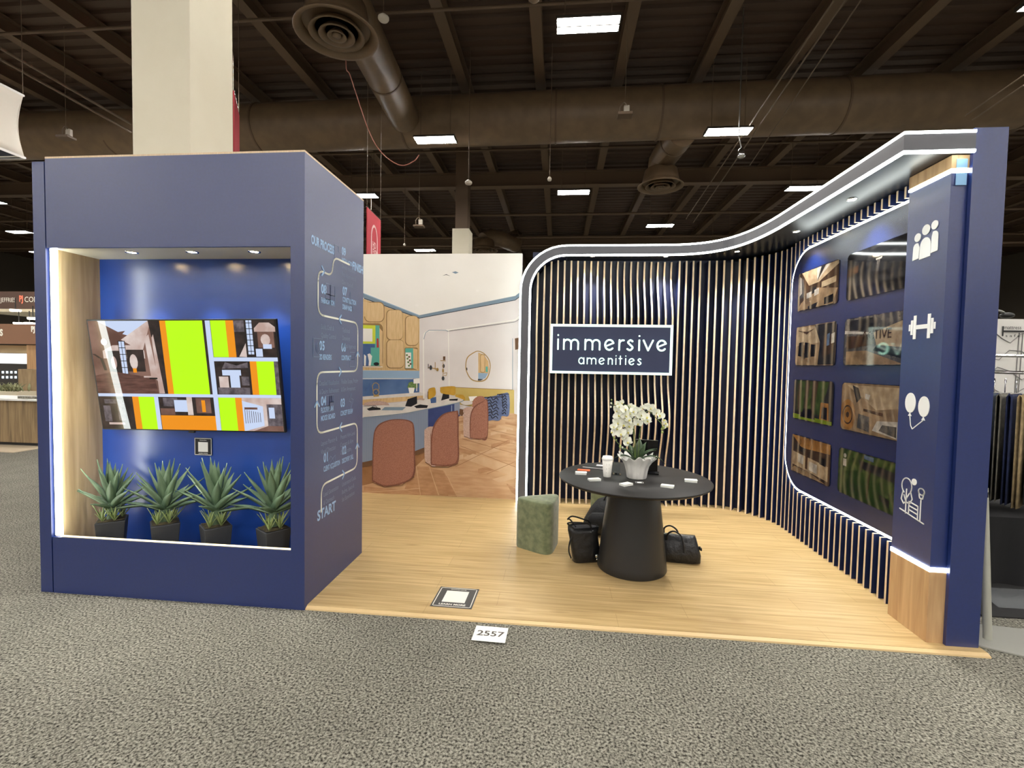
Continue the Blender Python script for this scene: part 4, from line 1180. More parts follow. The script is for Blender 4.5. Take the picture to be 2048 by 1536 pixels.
bl = [(740, 175, .6), (790, 165, .65), (700, 235, .6), (760, 215, .7), (830, 250, 1), (900, 300, 1.1), (750, 330, 1.1), (880, 385, 1.1), (740, 420, 1.1), (810, 445, 1.1), (890, 465, 1), (735, 500, 1), (780, 560, 1.15), (870, 540, 1.1), (675, 545, .9), (840, 610, .9), (870, 670, 1.1),
      (840, 330, 1), (800, 390, 1), (1040, 320, 1.05), (990, 365, 1), (1105, 350, 1.1), (1000, 430, 1), (1125, 400, .9), (900, 205, .6), (930, 225, .7), (985, 260, .8), (1050, 230, .6), (1070, 380, 1), (1110, 215, .8), (1160, 230, .9), (1195, 270, .9), (1235, 290, .9), (1265, 330, .9), (1300, 340, .9), (1320, 385, .9), (1345, 425, .85), (1365, 465, .75), (940, 275, .9), (730, 265, .8), (690, 470, .8)]
for i, (x, y, s) in enumerate(bl):
    P = Z5(x, y, OC[1] - .05 + rnd.uniform(-.05, .04))
    o = bpy.data.objects.new('blossom', pme); COL.objects.link(o); o.parent = oc
    o.location = P - oc.location; o.scale = (s, s, s)
    o.rotation_euler = (rnd.uniform(-.5, .35), rnd.uniform(-.7, .7), rnd.uniform(-.7, .7) + (-.5 if x < 780 else .6 if x > 1180 else 0))
stems = [[(2.20, .88, TT + .1), (2.18, .88, TT + .3), (2.17, .86, TT + .45), (2.12, .84, TT + .56)], [(2.22, .88, TT + .1), (2.225, .88, TT + .35)], [(2.19, .87, TT + .1), (2.15, .85, TT + .28), (2.1, .84, TT + .36)]]
stems[0] += [tuple(Z5(x, y, .86)) for x, y in ((700, 200), (660, 150))]
stems[1] += [tuple(Z5(x, y, .86)) for x, y in ((1090, 300), (1160, 290), (1240, 370), (1300, 440), (1310, 540))]
stems[2] = [(2.2, .88, TT + .1), (2.19, .87, TT + .3)] + [tuple(Z5(x, y, .86)) for x, y in ((900, 240), (760, 300), (700, 420), (690, 600), (780, 720))]
for st in stems: MB().tube(smoothpath(st, 6), .0032, 6).build('stem', m_stem, oc)
for x, y, s in ((660, 125, .006), (655, 170, .007), (650, 215, .007), (1330, 480, .011), (1310, 540, .009), (1300, 500, .006), (690, 610, .008), (770, 720, .009), (800, 735, .007), (720, 640, .006)):
    P = Z5(x, y, .86); MB().ball(P, s, s, s * 1.25, 10, 8).build('bud', m_bud if s != .007 else m_petal, oc)

# ---- things on the table
c = (1.985, .87)
t = thing('coffee_cup', 'white paper takeaway cup with lid left of the orchid', 'cup', (c[0], c[1], TT))
MB().lathe([(.001, TT), (.028, TT), (.029, TT + .003), (.041, TT + .135), (.001, TT + .135)], (c[0], c[1], 0), 32).build('cup_body', mat('paper_cup', (236, 234, 226), .6), t)
MB().lathe([(.043, TT + .132), (.0445, TT + .138), (.042, TT + .148), (.039, TT + .150), (.037, TT + .160), (.033, TT + .160), (.031, TT + .155), (.001, TT + .155)], (c[0], c[1], 0), 32).build('lid', M['white'], t)
g = MB()
for i, (w, z) in enumerate(((.022, .105), (.026, .098), (.018, .09), (.024, .07), (.012, .062), (.02, .035))): g.box(c[0] - .012, c[0] - .012 + w, c[1] - .0405 + (.135 - z) * .09, c[1] - .039 + (.135 - z) * .09, TT + z, TT + z + .0018)
g.build('ink_marks', mat('grey_print', (120, 126, 120), .7), t)


def slab(cx, cy, z0, w, d, h, rot, mb=None, mi=None):
    mb = mb or MB(); c, s = math.cos(math.radians(rot)), math.sin(math.radians(rot))
    return mb.obox((cx, cy, z0 + h / 2), (w / 2 * c, w / 2 * s, 0), (-d / 2 * s, d / 2 * c, 0), (0, 0, h / 2), mi)


t = thing('notebook', 'black notebook at the left side of the table', 'notebook', (1.93, 1.18, TT))
slab(1.93, 1.20, TT, .21, .15, .003, -18).build('cover', M['black'], t); slab(1.93, 1.20, TT + .003, .205, .145, .010, -18).build('pages', M['white'], t); slab(1.93, 1.20, TT + .013, .21, .15, .003, -18).build('cover', M['black'], t)
t = thing('white_phone', 'white rounded phone case lying on the black notebook', 'phone', (1.96, 1.19, TT + .016), )
slab(1.965, 1.185, TT + .0165, .075, .038, .006, -14).build('phone_body', M['white'], t, .008, 3)
t = thing('orange_card', 'bright orange card beside the black notebook', 'card', (1.80, 1.05, TT))
slab(1.815, 1.06, TT + .0005, .10, .055, .004, -8).build('card_body', mat('orange_card', (238, 104, 50), .5), t)
m_card = mat('business_card_white', (238, 240, 232), .5)
for k, ((x, y), r, h, lb) in enumerate((((1.785, .92), -4, .016, 'stack of white business cards beside the orange card, at the left rim'), ((1.875, .725), 16, .014, 'stack of white business cards in front of the coffee cup'),
                                       ((2.095, .62), 38, .014, 'stack of white business cards nearest the viewer, below the orchid pot'), ((2.385, .615), -22, .014, 'stack of white business cards right of the small black card'),
                                       ((2.60, .81), -12, .016, 'stack of white business cards nearest the right rim of the table'))):
    t = thing('business_card_stack', lb, 'business cards', (x, y, TT), 'white business card stacks on the table')
    slab(x, y, TT, .088, .052, h, r).build('card_block', m_card, t)
    slab(x + .002, y - .001, TT + h + .0002, .088, .052, .0008, r + 5).build('top_card', m_card, t)
    slab(x, y, TT + h + .0012, .03, .004, .0003, r + 5).build('printed_line', mat('soft_gold_print', (196, 180, 140), .5), t)
t = thing('small_card', 'small black card with white centre in front of the orchid pot', 'card', (2.205, .71, TT))
slab(2.205, .715, TT + .0003, .062, .05, .001, -3).build('card_body', M['black'], t); slab(2.205, .715, TT + .0014, .034, .03, .0004, -3).build('white_field', M['white'], t)
g = MB(); cs = math.cos(math.radians(-3)); strokes(g, [[(-.027, -.021), (.027, -.021), (.027, .021), (-.027, .021)]], (2.205, .715, TT + .0014), (cs, -.052, 0), (.052, cs, 0), .002, .0004, closed=True)
g.build('border', M['white'], t)
t = thing('acrylic_holder', 'clear acrylic sign holder behind the coffee cup', 'sign holder', (2.055, .98, TT))
m_acr = mat('clear_acrylic', (230, 240, 240), .03, trans=1, ior=1.3)
MB().box(2.02, 2.10, 1.0, 1.003, TT + .002, TT + .12).box(2.02, 2.10, .94, 1.003, TT + .0005, TT + .003).build('acrylic_sheet', m_acr, t)
t = thing('tablet', 'black tablet standing upright behind the orchid pot', 'tablet', (2.34, 1.09, TT))
MB().hexa([(2.23, 1.10, TT + .012), (2.405, 1.06, TT + .012), (2.407, 1.068, TT + .012), (2.232, 1.108, TT + .012), (2.235, 1.13, TT + .26), (2.41, 1.09, TT + .26), (2.412, 1.098, TT + .26), (2.237, 1.138, TT + .26)]).build('screen_slab', M['black_gloss'], t, .002)
MB().hexa([(2.23, 1.02, TT + .001), (2.40, .98, TT + .001), (2.42, 1.07, TT + .001), (2.25, 1.11, TT + .001), (2.23, 1.02, TT + .012), (2.40, .98, TT + .012), (2.42, 1.07, TT + .012), (2.25, 1.11, TT + .012)]).build('keyboard_base', M['black_gloss'], t, .002)
MB().tube([(2.236, 1.127, TT + .261), (2.411, 1.087, TT + .261)], .002, 6).build('edge_trim', M['steel'], t)

# ---- signs on the floor
t = thing('floor_decal', 'black square floor sign with white border on the oak floor', 'floor sign', (.93, .26, .02))
slab(.93, .255, .0203, .277, .277, .0012, -1).build('sign_panel', mat('dark_grey_vinyl', (70, 70, 68), .5), t, .012, 3)
g = MB(); O = Vector((.93, .255, .0218)); U, V = Vector((1, -.017, 0)), Vector((.017, 1, 0))
strokes(g, [rrect(-.125, .125, -.125, .125, .01)], O, U, V, .006, .0005, closed=True)
slab(.93, .262, .0218, .155, .155, .0005, -1, g)
put_text(g, 'LEARN MORE', O + U * 0 + V * -.108 + Vector((0, 0, .0004)), U, V, .027, align='CENTER', sx=1.1, bold=.001)
put_text(g, 'immersive', O + V * .10 + Vector((0, 0, .0004)), U, V, .022, align='CENTER', sx=1.2)
g.build('print', mat('pale_vinyl_print', (236, 234, 222), .5), t, fix=False)
t = thing('booth_number_card', 'white card reading 2557 on the carpet at the booth edge', 'card', (1.225, -.13, .0))
cx, cy = 1.224, -.135
slab(cx, cy, .0125, .196, .155, .0012, -1.5).build('card_body', m_card, t)
g = MB(); put_text(g, '2557', (cx, cy - .022, .0142), (1, -.02, 0), (.02, 1, 0), .072, align='CENTER', sx=1.12, bold=.0012)
g.build('print', mat('brown_ink', (74, 66, 58), .6), t, fix=False)

# ---- agave plants in the niche
m_ag = mat('agave_green', (78, 102, 78), .42, col2=(122, 146, 114), scale=10, stretch=(1, 1, .4), lo=.3, hi=.7)
m_ag2 = mat('agave_pup_green', (140, 160, 96), .5, col2=(170, 184, 126), scale=10)
m_pot = mat('charcoal_planter', (52, 54, 58), .6)
m_soil = mat('moss_soil', (84, 74, 48), .95, col2=(50, 42, 30), scale=60)
PZ = .241
ag = thing('potted_agave', 'first spiky agave from the lit strip, in a square charcoal pot', 'potted plant', (0, 0, PZ), 'artificial agaves in the cabinet niche')
PH = .225
g = MB(); b, tt_ = .066, .083
g.hexa([(-b, -b, PZ), (b, -b, PZ), (b, b, PZ), (-b, b, PZ), (-tt_, -tt_, PZ + PH), (tt_, -tt_, PZ + PH), (tt_, tt_, PZ + PH), (-tt_, tt_, PZ + PH)]).build('pot', m_pot, ag, .004)
MB().sheet([[Vector((-.074 + .148 * i / 6, -.074 + .148 * j / 6, PZ + PH + .002 + .008 * random.Random(i * 7 + j).random())) for i in range(7)] for j in range(7)]).build('soil', m_soil, ag)
MB().tube([(0, 0, PZ + PH), (0, .0, PZ + PH + .14)], [.03, .022], 10).build('stem', m_ag, ag)
rnd = random.Random(11)
for k in range(24):
    az = k * 137.5 + rnd.uniform(-8, 8); q = k / 23; tl = 12 + 66 * q + rnd.uniform(-5, 5); L = (.335 - .05 * abs(q - .5)) * rnd.uniform(.9, 1.08)
    g = MB(); leaf_mesh(L, .066, -.25 + .35 * (1 - q), .3, g, (0, 0, PZ + PH + .07 + .06 * q), math.radians(az), math.radians(tl), fold=.28, n=9, th=.004)
    for v_ in g.v: v_.y *= .50
    g.build('leaf', m_ag, ag)
for (cx, cy) in ((-.045, -.045), (.02, -.055), (.055, .02), (-.02, .05)):
    g = MB()
    for k in range(9):
        leaf_mesh(.12 * rnd.uniform(.7, 1.15), .016, .1, .3, g, (cx, cy, PZ + PH), math.radians(k * 40 + rnd.uniform(-15, 15)), math.radians(55 + 28 * (k % 3) / 2), fold=.25, n=5, th=.002)
    g.build('offshoot', m_ag2, ag)
MB().box(-.0005, .0005, -.0005, .0005, PZ + .1, PZ + .101)
for i, (px, rz, lb) in enumerate(((223, 0, None), (329, .5, 'second agave from the lit strip, in a square charcoal pot'), (430.5, -.35, 'third agave from the lit strip, below the small black sign'), (546, .9, 'last agave, cut off by the right edge of the niche'))):
    o = ag if i == 0 else copy_tree(ag)
    P = on_y(px, 1060, .155); o.location = (P.x, .160, PZ)
    for ch in kids(o):
        if ch.name.startswith('leaf') or ch.name.startswith('stem'):
            ch.rotation_euler = (0, 0, 0); ch.scale = (1 if i % 2 == 0 else -1, 1, 1 + .03 * (i - 1))
        else:
            ch.rotation_euler = (0, 0, math.radians(38 + i * 6))
    if lb: o['label'] = lb

# ================================================================== THE PRINTED WALL
YM = 2.66
mw = thing('printed_wall', 'wall printed with a photograph of a lounge with a curved desk and stools', 'printed wall', (-.35, YM, .02))
MB().box(-1.88, 1.148, YM, YM + .06, .02, 2.885).build('wall_panel', M['white'], mw)


def pr(name, c, c2=None, **k): return mat('print_' + name, c, .55, col2=c2, spec=.25, **k)


PMM = dict(
    ceil=pr('ceiling', (244, 240, 232), (238, 233, 224), scale=1.2), wall=pr('rose_wall', (222, 214, 210), (230, 223, 219), scale=2), trim=pr('slate_trim', (126, 146, 162)), dark=pr('dark_line', (64, 66, 70)),
    oak=pr('oak', (204, 168, 116), (222, 188, 138), scale=18, stretch=(3, 1, .4)), oak2=pr('oak_door', (214, 180, 130), (226, 194, 146), scale=18, stretch=(3, 1, .4)), oaks=pr('oak_edge', (150, 118, 76)),
    teal=pr('teal', (96, 176, 160)), lime=pr('lime_frame', (208, 216, 70)), blue=pr('blue', (66, 92, 140), (82, 110, 156), scale=5), ledge=pr('ledge', (150, 176, 202)), recess=pr('recess', (72, 98, 142), (96, 124, 166), scale=3),
    top=pr('worktop', (224, 218, 210), (212, 204, 196), scale=9), flute=pr('fluted', (142, 152, 174)), navy=pr('navy', (54, 66, 116), (66, 80, 130), scale=4), must=pr('mustard', (196, 170, 96), (206, 182, 112), scale=4), gold=pr('gold_chair', (186, 142, 44), (206, 162, 64), scale=9),
    rose=pr('rose_boucle', (150, 98, 80), (178, 126, 106), scale=110), rose2=pr('rose_seat', (206, 176, 162), (186, 156, 142), scale=90), rosed=pr('rose_shadow', (120, 76, 60), (138, 92, 76), scale=100), wht=pr('white', (244, 240, 232)), black=pr('black', (34, 34, 38)), brown=pr('brown', (112, 82, 58)),
    brass=pr('brass', (176, 142, 82)), green=pr('green', (88, 116, 64), (120, 146, 88), scale=60), shad=pr('floor_print_dark', (150, 108, 72), (170, 124, 86), scale=6), fl=pr('floor_wood', (196, 154, 116), (212, 174, 136), scale=7, stretch=(.6, 1, 4)),
    fl2=pr('floor_wood_dark', (180, 136, 98), (198, 154, 116), scale=8, stretch=(1, 1, 3)), fl3=pr('floor_wood_light', (208, 170, 132), (216, 184, 148), scale=7), red=pr('red', (186, 60, 60)), pat=pr('slate_blue_fabric', (92, 104, 138), (110, 122, 156), scale=20))
KEY = {k: i for i, k in enumerate(PMM)}
pg = MB(); LY = [0]


def mz(x, y):
    p = on_y(700 + x / 2.8444, 480 + y / 2.8444, YM); return Vector((min(1.147, max(-1.87, p.x)), 0, min(2.884, max(.021, p.z))))


def poly(key, pts):
    LY[0] += 1; y = YM - .0006 - LY[0] * .00006
    v = [mz(a, b) for a, b in pts]; pg.add([(p.x, y, p.z) for p in v], [list(range(len(v)))], KEY[key], False)


def line(key, pts, w):
    LY[0] += 1; y = YM - .0006 - LY[0] * .00006; s = w / 2.8444 / 950 * 5.5
    v = [mz(a, b) for a, b in pts]
    for a, b in zip(v, v[1:]):
        d = (b - a)
        if d.length < 1e-5: continue
        n = Vector((-d.z, 0, d.x)).normalized() * s / 2
        pg.add([(q.x, y, q.z) for q in (a + n, a - n, b - n, b + n)], [(0, 1, 2, 3)], KEY[key], False)


def zr(x0, x1, y0, y1, r): return rrect(x0, x1, y0, y1, r)


L0 = -500
poly('wall', [(L0, 90), (1100, 80), (1100, 1010), (L0, 1000)])
poly('ceil', [(L0, 40), (1100, 60), (1100, 318), (940, 322), (395, 432), (80, 308), (L0, 90)])
poly('trim', [(L0, 92), (80, 304), (395, 428), (940, 318), (1100, 290), (1100, 312), (940, 340), (395, 444), (80, 330), (L0, 120)])
line('dark', [(80, 332), (395, 445)], 5); line('dark', [(395, 445), (940, 342), (1100, 315)], 4); line('ledge', [(80, 306), (395, 430)], 5)
for x, y in ((548, 203),): poly('dark', [(x - 22, y), (x, y - 8), (x + 24, y + 2), (x, y - 4)])
poly('trim', [(580, 184), (600, 178), (618, 186), (600, 192)])
for x, y in ((725, 288), (380, 372)): poly('wht', arc(x, y, 10, 7, 0, 330, 11))
# wooden cabinet wall
poly('oak', [(L0, 140), (80, 336), (395, 448), (395, 744), (80, 740), (L0, 736)])
poly('oaks', zr(82, 196, 352, 468, 30)); poly('oak2', [(L0, 330), (90, 352)] + zr(86, 192, 356, 464, 28)[5:])
for x0, x1, y0, y1 in ((206, 300, 396, 571), (313, 390, 430, 603), (206, 307, 566, 731)):
    poly('oaks', zr(x0, x1, y0, y1, 26)); poly('oak2', zr(x0 + 5, x1 - 1, y0 + 3, y1 - 5, 24))
poly('oaks', zr(-60, 188, 474, 724, 30)); poly('teal', [(-60, 480), (168, 486), (168, 716), (-60, 716)]); poly('lime', [(-20, 478), (145, 486), (145, 590), (-20, 590)]); poly('ceil', [(-20, 500), (128, 505), (128, 578), (-20, 575)])
poly('blue', [(-60, 588), (142, 592), (142, 612), (118, 612), (118, 716), (-60, 716)]); poly('red', [(152, 560), (162, 560), (165, 612), (152, 612)]); poly('wht', [(100, 650), (112, 645), (126, 660), (122, 690), (118, 716), (106, 716), (108, 690)]); poly('wht', [(80, 650), (92, 660), (90, 716), (80, 716)]); poly('black', arc(150, 705, 16, 10, 0, 330, 10))
poly('oak2', [(168, 500), (185, 520), (185, 716), (168, 716)]); line('wht', [(-60, 720), (186, 722)], 4)
poly('oaks', zr(311, 386, 612, 738, 8)); poly('teal', [(315, 616), (360, 616), (360, 730), (315, 730)]); poly('oak2', [(360, 616), (384, 622), (384, 738), (360, 730)]); poly('ceil', [(316, 640), (348, 640), (348, 728), (316, 728)])
for k in range(7): poly('brown' if k % 2 else 'green', arc(324 + (k * 13) % 22, 655 + k * 10, 6, 6, 0, 330, 8))
poly('ledge', [(L0, 740), (80, 742), (395, 744), (395, 786), (80, 786), (L0, 784)]); poly('recess', [(L0, 786), (395, 788), (395, 880), (330, 872), (80, 890), (L0, 900)])
line('wht', [(-100, 790), (360, 790)], 3)
poly('top', [(L0, 915), (80, 890), (400, 866), (432, 874), (432, 886), (80, 912), (L0, 935)]); poly('oak', [(L0, 930), (80, 908), (424, 884), (424, 906), (80, 938), (L0, 950)])
line('brass', [(132, 858), (128, 830), (136, 815), (150, 812), (164, 822), (166, 845), (156, 862)], 4); line('brass', arc(149, 866, 17, 18, 0, 360, 14), 5); line('dark', arc(149, 868, 9, 10, 0, 360, 10), 3); poly('brass', [(136, 880), (164, 880), (166, 890), (134, 892)]); poly('blue', [(96, 850), (112, 812), (118, 815), (104, 880), (90, 880)])
poly('green', [(326, 840), (335, 812), (352, 806), (370, 815), (386, 812), (388, 838), (368, 848), (340, 848)]); poly('wht', [(332, 840), (368, 840), (362, 872), (338, 872)]); poly('wht', [(362, 790), (396, 786), (398, 815), (362, 817)]); line('wht', [(380, 815), (380, 860)], 4)
# wall opening, mirror, wall ornaments
line('wht', [(420, 905), (418, 570), (424, 530), (445, 518), (560, 512), (940, 455), (1100, 430)], 7); line('wht', [(560, 516), (565, 850)], 5); line('dark', [(566, 518), (940, 466), (1100, 445)], 2); line('trim', [(420, 565), (430, 528), (450, 514), (545, 514), (560, 520)], 3)
line('trim', [(925, 560), (925, 985)], 3); poly('brown', [(938, 560), (1100, 556), (1100, 620), (940, 625)])
poly('brass', smoothpath([(700, 640), (728, 630), (765, 645), (795, 685), (799, 735), (780, 790), (740, 807), (690, 795), (662, 750), (657, 705), (668, 665), (700, 640)], 5)); poly('wall', smoothpath([(702, 645), (728, 635), (762, 649), (790, 687), (794, 735), (776, 785), (739, 801), (693, 790), (667, 748), (662, 705), (673, 668), (702, 645)], 5))
poly('oak', [(730, 640), (762, 652), (788, 690), (792, 735), (786, 758), (730, 756)]); poly('oaks', zr(742, 768, 650, 755, 9)); poly('oak2', zr(744, 766, 653, 752, 8)); poly('ledge', [(730, 756), (786, 758), (770, 786), (730, 798)]); poly('dark', [(728, 790), (760, 792), (742, 800), (728, 800)]); poly('teal', [(772, 720), (784, 720), (784, 752), (772, 750)]); poly('dark', [(662, 725), (668, 728), (668, 742), (662, 740)])
line('brass', [(445, 725), (505, 735)], 5); line('brass', [(485, 695), (485, 740)], 4); poly('dark', arc(460, 726, 8, 14, 0, 340, 10)); poly('brass', arc(498, 737, 7, 10, 0, 340, 10)); line('dark', [(446, 705), (446, 732)], 4)
line('brass', [(515, 686), (545, 688)], 4); poly('brown', [(530, 662), (543, 662), (543, 684), (530, 684)]); poly('dark', arc(533, 717, 7, 12, 0, 340, 10)); line('brass', [(530, 695), (530, 800)], 3); poly('brass', [(525, 735), (535, 735), (535, 752), (525, 752)]); line('brass', [(532, 758), (552, 755), (548, 772), (534, 770)], 3); poly('dark', arc(530, 787, 8, 12, 0, 340, 10))
# mustard bench and distant seats
poly('must', [(600, 838), (925, 852), (925, 990), (600, 930)]); line('oaks', [(600, 838), (925, 853)], 3); poly('wall', [(925, 852), (1100, 858), (1100, 1010), (925, 990)]); poly('must', [(925, 852), (934, 853), (934, 990), (925, 988)])
# floor
poly('fl', [(L0, 1235), (-60, 1300), (80, 1292), (370, 1195), (620, 1000), (925, 985), (1100, 1000), (1100, 1500), (L0, 1500)])
poly('shad', [(L0, 1235), (80, 1268), (370, 1190), (425, 1170), (425, 1240), (330, 1330), (80, 1395), (L0, 1440)])
rn = random.Random(3)


def board(a, b, c, d, key): poly(key, [a, b, c, d])


for i in range(13):     # receding herringbone boards
    y = 1010 + i * i * 2.6; h = 13 + i * 5.2; xl = 628 - i * 22; s = 1 + i * .16
    for j in range(6):
        xa = xl + 20 + j * 58 * s + (i % 2) * 30 * s
        if xa > 930: break
        w = 50 * s
        if j % 2: board((xa, y), (xa + w, y + h * .55), (xa + w, y + h * 1.0), (xa, y + h * .45), ('fl2', 'fl3', 'fl')[(i + j) % 3])
        else: board((xa, y + h * .5), (xa + w, y - h * .05), (xa + w, y + h * .4), (xa, y + h * .95), ('fl3', 'fl2', 'fl')[(i * 2 + j) % 3])
for a, b, c, d, k in (((365, 1290), (400, 1285), (405, 1455), (310, 1418), 'fl2'), ((380, 1290), (450, 1288), (502, 1450), (405, 1458), 'fl2'), ((455, 1300), (530, 1310), (610, 1465), (510, 1450), 'fl2'), ((545, 1310), (620, 1275), (900, 1400), (940, 1475), 'fl'), ((640, 1240), (700, 1215), (940, 1290), (940, 1350), 'fl3'), ((80, 1400), (310, 1420), (400, 1455), (80, 1465), 'fl2'), ((540, 1315), (600, 1290), (930, 1478), (615, 1470), 'fl')): board(a, b, c, d, k)
for p in ([(378, 1288), (402, 1456)], [(452, 1288), (505, 1452)], [(540, 1312), (612, 1466)], [(80, 1446), (400, 1412)], [(310, 1385), (310, 1420)], [(560, 1450), (940, 1478)]): line('fl3', p, 4)
for p in ([(628, 1170), (940, 1290)], [(640, 1130), (940, 1215)], [(700, 1240), (900, 1140)], [(600, 1290), (760, 1210)], [(780, 1330), (940, 1260)], [(660, 1100), (940, 1160)], [(800, 1080), (940, 1110)]): line('shad', p, 2.5)
# desk
poly('flute', [(L0, 1010), (80, 1010), (300, 992), (446, 962), (446, 1180), (370, 1205), (330, 1215), (80, 1268), (L0, 1290)])
for i in range(52): x = -60 + i * 9.8; line('trim', [(x, 1000 if x < 300 else 990 - (x - 300) * .15), (x, 1265 - max(0, x - 80) * .23)], 2)
poly('brown', [(80, 1262), (370, 1200), (428, 1178), (428, 1205), (330, 1240), (80, 1292), (-100, 1310), (-100, 1275)])
poly('navy', [(446, 962), (600, 925), (625, 915), (625, 1000), (590, 1040), (446, 1130)]); poly('flute', [(595, 930), (626, 915), (626, 990), (595, 1010)]); line('ledge', [(580, 940), (580, 1045)], 4)
poly('top', [(L0, 950), (80, 950)] + smoothpath([(80, 948), (330, 922), (470, 890), (600, 880), (648, 890), (650, 905), (620, 922), (446, 958), (300, 985), (80, 1008)], 5) + [(L0, 1010)])
line('trim', smoothpath([(80, 1009), (300, 987), (446, 960), (620, 924), (650, 907)], 5), 4)
poly('trim', [(200, 950), (320, 950), (300, 968), (180, 968)]); poly('black', [(98, 960), (130, 948), (175, 955), (178, 965), (110, 970)]); line('black', arc(142, 952, 14, 8, 180, 360, 6), 3)
poly('black', [(330, 905), (383, 888), (384, 930), (350, 948), (316, 945)]); poly('black', [(366, 945), (400, 935), (446, 940), (440, 955), (380, 956)]); poly('blue', [(458, 898), (492, 893), (492, 925), (462, 928)]); poly('black', [(530, 875), (566, 866), (566, 900), (520, 913)]); poly('black', [(566, 905), (616, 902), (612, 914), (566, 913)])
poly('rose2', smoothpath([(80, 940), (90, 925), (150, 915), (210, 922), (226, 940)], 4)); poly('rose2', [(384, 905), (400, 895), (428, 905), (420, 912)])
poly('brown', [(626, 960), (660, 968), (640, 1000), (622, 990)]); poly('top', smoothpath([(630, 925), (650, 915), (690, 915), (700, 925), (690, 935), (650, 938), (630, 925)], 4)); poly('wht', [(676, 890), (724, 888), (716, 915), (684, 915)])
# mustard chairs
for pts in ([(446, 860), (452, 845), (480, 838), (488, 850), (486, 885), (446, 905)], [(515, 845), (522, 836), (594, 832), (602, 850), (598, 882), (570, 880), (520, 870)]): poly('gold', smoothpath(pts + [pts[0]], 4))
line('brown', [(446, 862), (446, 905)], 4); poly('gold', smoothpath([(600, 880), (640, 880), (655, 895), (655, 912), (640, 905), (600, 890)], 4))


def chair(back, seat, shade):
    if seat: poly('rose2', seat)
    poly('rosed', [(x + shade[0], y + shade[1]) for x, y in back]); poly('rose', back)


# patterned drum chairs
for x0, x1, y0, y1 in ((838, 906, 872, 1000), (764, 860, 888, 1024)):
    poly('pat', smoothpath([(x0, y0 + 8), ((x0 + x1) / 2, y0), (x1, y0 + 6), (x1, y1 - 8), ((x0 + x1) / 2, y1), (x0, y1 - 6), (x0, y0 + 8)], 4))
    line('black', [(x0, y0 + 6), (x1, y0 + 4)], 4)
    for k in range(7):
        yk = y0 + 14 + k * (y1 - y0 - 24) / 6.5; xa = x0 + 8 + rn.random() * 10; w = (x1 - x0 - 20)
        line('black', smoothpath([(xa, yk), (xa + w * .3, yk - 10), (xa + w * .45, yk + 8), (xa + w * .7, yk - 4), (xa + w * .85, yk + 9)], 4), 5)
# rose stools, far to near
poly('rose', smoothpath([(697, 950), (700, 915), (722, 892), (752, 888), (768, 900), (766, 930), (740, 955), (697, 950)], 4)); poly('rose2', smoothpath([(648, 960), (670, 950), (700, 950), (720, 960), (716, 985), (650, 985), (648, 960)], 4))
poly('rose2', smoothpath([(646, 990), (665, 982), (695, 982), (700, 1000), (700, 1126), (665, 1122), (648, 1110), (646, 990)], 4)); poly('rosed', smoothpath([(683, 1125), (684, 1010), (705, 950), (755, 918), (785, 918), (783, 1120), (740, 1132), (683, 1125)], 5)); poly('rose', smoothpath([(688, 1122), (690, 1010), (710, 955), (756, 922), (780, 920), (780, 1110), (738, 1127), (688, 1122)], 5)); line('brown', [(650, 1115), (690, 1130), (740, 1134), (783, 1120)], 3)
poly('rose2', smoothpath([(425, 1080), (450, 1062), (485, 1062), (495, 1080), (490, 1278), (455, 1272), (428, 1245), (425, 1080)], 5)); line('rosed', [(462, 1100), (462, 1270)], 3)
poly('rosed', smoothpath([(463, 1278), (463, 1130), (480, 1050), (530, 990), (600, 972), (618, 985), (620, 1120), (618, 1262), (560, 1285), (463, 1278)], 5)); poly('rose', smoothpath([(468, 1272), (470, 1130), (487, 1055), (535, 996), (598, 978), (610, 990), (612, 1120), (610, 1250), (556, 1276), (468, 1272)], 5))
line('brown', [(430, 1262), (470, 1288), (560, 1292), (616, 1270)], 4)
poly('rosed', smoothpath([(128, 1370), (134, 1140), (155, 1060), (215, 1025), (290, 1018), (350, 1030), (368, 1070), (372, 1200), (368, 1340), (300, 1385), (200, 1400), (128, 1370)], 5))
poly('rose', smoothpath([(134, 1364), (140, 1142), (160, 1066), (217, 1031), (290, 1024), (345, 1036), (360, 1072), (364, 1200), (360, 1332), (297, 1377), (200, 1392), (134, 1364)], 5))
line('brown', [(128, 1376), (200, 1404), (300, 1390), (368, 1345)], 4)
pg.build('printed_photograph', list(PMM.values()), mw, fix=False)

# ================================================================== NEIGHBOURING BOOTHS
# wooden counter booth at the far left
def AY(px, py, Y): return on_y(px, py, Y)


nb = thing('neighbour_booth', 'timber booth with brown lettered headers behind the left side of the cabinet', 'exhibition booth', (-10, 6, 0))
m_hdr = mat('brown_header', (92, 68, 56), .6); m_hdr2 = mat('tan_header', (150, 110, 84), .6)
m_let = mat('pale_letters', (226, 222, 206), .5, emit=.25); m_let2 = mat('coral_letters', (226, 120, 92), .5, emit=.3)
YA = 9.0
z0, z1 = AY(40, 618, YA).z, AY(40, 583, YA).z
MB().box(AY(-60, 600, YA).x, AY(150, 600, YA).x, YA, YA + .3, z0, z1).build('header', m_hdr, nb)
MB().box(AY(-60, 600, YA).x, AY(150, 600, YA).x, YA - .02, YA + 4, z0 - .08, z0).build('header_soffit', mat('cream_soffit', (226, 214, 186), .5), nb)
g = MB(); s = AY(40, 600, YA) - AY(39, 600, YA); k = s.length
O = AY(2, 604, YA) - Vector((0, .01, 0)); put_text(g, 'JEFFRIES', O, (1, 0, 0), (0, 0, 1), 11 * k, sx=.78)
O = AY(49.5, 604, YA) - Vector((0, .01, 0)); put_text(g, 'CONTRACT', O, (1, 0, 0), (0, 0, 1), 13.5 * k, sx=.9); 
g.build('lettering', m_let, nb, fix=False)
